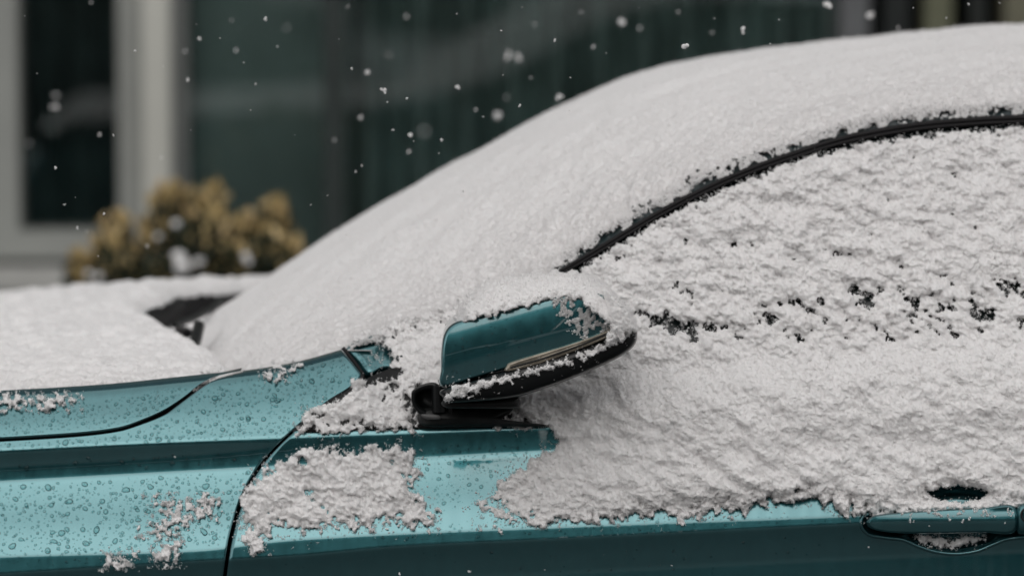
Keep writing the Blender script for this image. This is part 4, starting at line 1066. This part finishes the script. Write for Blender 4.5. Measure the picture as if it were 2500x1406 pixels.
# ================================================================== WATER DROPS
def drops():
    r = np.random.default_rng(5)
    regs = [([(-60, 1010), (60, 1008), (150, 1000), (300, 965), (450, 942), (480, 935), (440, 965), (390, 1005), (330, 1030), (250, 1048), (0, 1068), (-60, 1071)], 330, 3.6),
            ([(-60, 1086), (300, 1060), (400, 1022), (500, 945), (590, 925), (700, 900), (830, 868), (875, 915), (800, 975), (715, 1045), (690, 1068), (300, 1088), (-60, 1103)], 620, 3.9),
            ([(-60, 1185), (640, 1145), (640, 1150), (600, 1180), (570, 1250), (550, 1330), (-60, 1372)], 820, 4.2),
            ([(-60, 1118), (670, 1085), (640, 1130), (-60, 1180)], 55, 3.0),
            ([(1030, 1085), (1330, 1075), (1180, 1195), (1150, 1240), (1080, 1250), (1030, 1170)], 260, 2.6),
            ([(1080, 1270), (1700, 1262), (2100, 1252), (2100, 1272), (1600, 1296), (1000, 1322), (700, 1330), (700, 1312), (1000, 1300)], 200, 2.2),
            ([(-60, 1368), (540, 1345), (540, 1362), (-60, 1395)], 45, 2.6),
            ([(560, 1395), (720, 1366), (1400, 1325), (2090, 1300), (2090, 1400), (560, 1404)], 150, 1.7),
            ([(1095, 840), (1130, 800), (1300, 760), (1330, 740), (1345, 850), (1230, 890), (1095, 935)], 130, 1.9),
            ([(852, 858), (895, 838), (925, 865), (930, 895), (895, 910)], 22, 3.2)]
    u = np.array([0, .5, .82, 1.0]); n = 10
    an = np.linspace(0, 2*np.pi, n, endpoint=False)
    mb = MB(); placed = []
    for poly, cnt, s0 in regs:
        p = np.array(poly); x0, y0 = p.min(0); x1, y1 = p.max(0)
        k = 0; tries = 0
        while k < cnt and tries < cnt * 30:
            tries += 1
            x, y = r.uniform(x0, x1), r.uniform(y0, y1)
            rad = s0 * (.26 + r.exponential(.5)); rad = min(rad, s0 * 2.1)
            if sdist(np.array([x]), np.array([y]), p)[0] < rad: continue
            if any((x - a) ** 2 + (y - b) ** 2 < (rad + c + 1) ** 2 for a, b, c in placed[-400:]): continue
            placed.append((x, y, rad)); k += 1
    A = np.array(placed)
    x, y, rad = A.T
    cap_ = (x > 1080) & (x < 1350) & (y < 940)
    fc = lambda a, b: -.1265 - .0060 * (1 - ((a - 1330) / 260) ** 2) - .0050 * (1 - ((b - 845 + (a - 1300) * .28) / 95) ** 2) - .0003
    yc = lambda a, b: np.where(cap_, fc(a, b), ytab(a, b))
    foot = (x > 850) & (x < 935) & (y < 912)
    Y0 = np.where(foot, np.interp(x, [840, 1090], [.104, .118]) - (y - 850) * .00035, yc(x, y))
    c = P(x, y, Y0)
    e_ = 3.0
    dzx = (P(x, y - e_, np.where(foot, Y0 + .001, yc(x, y - e_))) - P(x, y + e_, np.where(foot, Y0 - .001, yc(x, y + e_))))
    tv = dzx / np.linalg.norm(dzx, axis=1)[:, None]
    tx = np.tile([1.0, 0, 0], (len(x), 1)); nn = np.cross(tx, tv); nn *= -np.sign(nn[:, 1:2])
    el = r.uniform(.8, 1.5, len(x)); ang = r.uniform(-1.3, 1.3, len(x)); a3 = r.uniform(0, 6.28, len(x)); am = r.uniform(0, .22, len(x))
    R_ = rad / 2000.0
    rings = []
    for s in (1.0, .9, .66, .34, .02):
        hgt = np.sqrt(max(0, 1 - s * s)) * .62
        shape = s * (1 + am[:, None] * np.sin(2 * an[None] + a3[:, None]) + .6 * am[:, None] * np.sin(3 * an[None] - a3[:, None]))
        lx = np.cos(an)[None] * shape * np.sqrt(el)[:, None]; ly = np.sin(an)[None] * shape / np.sqrt(el)[:, None]
        X_ = lx * np.cos(ang)[:, None] - ly * np.sin(ang)[:, None]; Z_ = lx * np.sin(ang)[:, None] + ly * np.cos(ang)[:, None]
        rings.append(c[:, None] + R_[:, None, None] * (X_[..., None] * tx[:, None] + Z_[..., None] * tv[:, None] + hgt * nn[:, None]) + nn[:, None] * .00015)
    Vv = np.stack(rings, 1)      # drop, ring, n, 3
    nd, nr = Vv.shape[:2]
    idx = np.arange(nr * n).reshape(nr, n); idx = np.concatenate([idx, idx[:, :1]], 1)
    f = np.stack([idx[:-1, :-1], idx[:-1, 1:], idx[1:, 1:], idx[1:, :-1]], -1).reshape(-1, 4)
    mb.add(Vv.reshape(-1, 3), (np.arange(nd)[:, None, None] * nr * n + f[None]).reshape(-1, 4))
    return mb
tag(drops().build('water_drops', WATER), 'many beads of melt water on the teal paint of hood, fender and door', 'water drops', kind='stuff')

# ================================================================== FALLING FLAKES
FLK = snow_mat('flake_snow', .3, 900, .0005)
def flake_mesh(seed):
    r = np.random.default_rng(seed); m = MB()
    u = np.linspace(0, np.pi, 6)[:, None]; v = np.linspace(0, 2*np.pi, 8, endpoint=False)[None]
    for k in range(r.integers(3, 6)):
        c = r.normal(0, .42, 3) * (k > 0); s = r.uniform(.4, .7, 3)
        m.grid(c + np.stack([s[0]*np.sin(u)*np.cos(v), s[1]*np.sin(u)*np.sin(v), s[2]*np.cos(u) + 0*v], -1), wrap=True)
    for k in range(6):
        d = r.standard_normal(3); d /= np.linalg.norm(d); a = np.cross(d, r.standard_normal(3)); a /= np.linalg.norm(a)
        m.add([a*.15, -a*.15, d*1.25], [(0, 1, 2)])
    return m
protos = []
for i in range(5):
    protos.append(flake_mesh(i))
made = {}
def flake(px, py, size, blur, k, front=False):
    """size = diameter in photo px; blur = disc px; depth follows from the blur"""
    A = 5.02 * 0 + .0498
    s = blur / (2000 * A)
    s = min(s, .55)
    d = 4.93 / (1 + s) if front else 4.93 / (1 - s)
    if blur < 2: d = 4.7 + .06 * (k % 4)
    Y = d - 5.0
    p = P(px, py, Y)
    i = k % 5
    if i not in made:
        o = protos[i].build('snowflake', FLK); made[i] = o
    else:
        o = made[i].copy(); C.objects.link(o)
    o.location = p; sc = size / 2 / F * d / 1.0
    o.scale = (sc,) * 3; o.rotation_euler = (k * 1.3, k * .7, k * 2.1)
    special = {(1673, 113): 'largest sharp snowflake, a ragged clump just above the snowy roof line', (939, 222): 'sharp clumped snowflake beside the charcoal curtain, left of the windshield slope',
               (1518, 55): 'bright round blurred snowflake high above the windshield, larger than its faint neighbour', (1562, 68): 'faint round blurred snowflake just right of a brighter one',
               (1213, 281): 'big pale blurred snowflake close above the middle of the windshield slope', (897, 177): 'bright blurred snowflake in front of the charcoal curtain edge',
               (1240, 140): 'left half of a touching pair of blurred snowflakes', (1262, 140): 'right half of a touching pair of blurred snowflakes',
               (137, 262): 'lower of two overlapping blurred snowflakes in the narrow dark window', (138, 235): 'upper of two overlapping blurred snowflakes in the narrow dark window',
               (1815, 71): 'small bright snowflake hanging over the crest of the roof', (1035, 322): 'very large faint blurred snowflake over the charcoal curtain'}
    kind = 'tiny sharp' if blur < 2 else 'round blurred'
    where = ('in front of the narrow dark window' if px < 290 else 'in front of the pale post' if px < 440 else 'in front of the green grey blind' if px < 800 else 'in front of the charcoal curtain' if px < 1500 else 'above the snowy roof') if py < 560 else ('in front of the snowy windshield' if py < 700 else 'in front of the teal flank')
    if (px, py) in special: tag(o, special[(px, py)], 'snowflake', 'falling snowflakes')
    else: tag(o, kind + ' white snowflake falling ' + where, 'snowflake', kind + ' snowflakes falling ' + where)
    return o
sharp = [(647,47,10),(537,94,5),(331,125,7),(1224,76,5),(1355,98,7),(859,169,7),(1228,184,4),(992,241,7),(959,317,5),(1269,260,7),(135,409,9),(254,522,9),(188,556,9),(158,500,5),(1902,48,4),(1880,108,4),(2310,45,6),(2366,12,7),(277,330,6),(612,270,4),(595,153,4),(466,318,4),(398,163,3),(1392,190,3),(1180,285,4),(946,250,4),(1010,345,4),(1673,113,20),(939,222,13),(1072,375,3),(828,96,3),(184,482,3),(1745,46,4),(800,477,4),(758,500,4),(240,625,4),(427,1115,6),(2120,1335,5),(1640,1380,4),(975,1400,6),(1145,1395,7),(845,573,4),(1130,467,5),(1330,1390,3),(480,60,3),(1480,130,3),(1560,20,3),(2230,20,4),(2440,8,4),(90,180,3),(60,40,3),(720,330,3),(1275,18,4),(1115,35,3),(1390,270,3)]
soft = [(1118,212,12,7,.9),(1078,342,10,5,1),(1003,331,12,8,.8),(1815,71,15,7,1),(2024,15,18,12,.9),(2125,40,16,20,.8),(1518,55,22,20,1),(1562,68,9,20,.8),(1240,140,17,24,.9),(1262,140,16,24,.9),(1213,281,20,24,1),(897,177,15,14,1),(880,289,10,16,.9),(1366,235,13,15,.9),(1447,115,7,14,1),(1162,269,7,13,1),(1296,190,6,13,1),(1237,237,7,24,.6),(1035,322,11,40,.6),(998,371,8,14,.8),(993,40,8,20,.6),(849,17,7,12,.6),(575,125,9,16,.7),(453,125,7,18,.6),(488,94,9,10,.8),(458,196,9,9,.8),(677,114,6,7,.8),(624,205,6,6,.8),(137,262,14,26,.9),(138,235,10,28,.9),(243,328,8,12,.7),(223,7,7,14,.7),(2193,68,7,14,.8),(1738,80,6,16,.6),(868,418,5,7,.8),(883,405,5,6,.8),(212,565,5,12,.6),(815,342,7,16,.6),(1305,60,6,18,.5),(700,70,7,28,.5),(1655,30,6,16,.5),(2080,110,0,0,0),(1000,240,0,0,0),(565,50,6,16,.5),(950,135,7,24,.5),(72,350,6,30,.5),(360,600,6,12,.6),(395,385,6,12,.5),(1150,400,6,16,.5),(1420,30,6,14,.5)]
k = 0
for a in sharp:
    flake(a[0], a[1], a[2], 0, k); k += 1
for x, y, s, b, q in soft:
    if s > 0: flake(x, y, s, b, k); k += 1
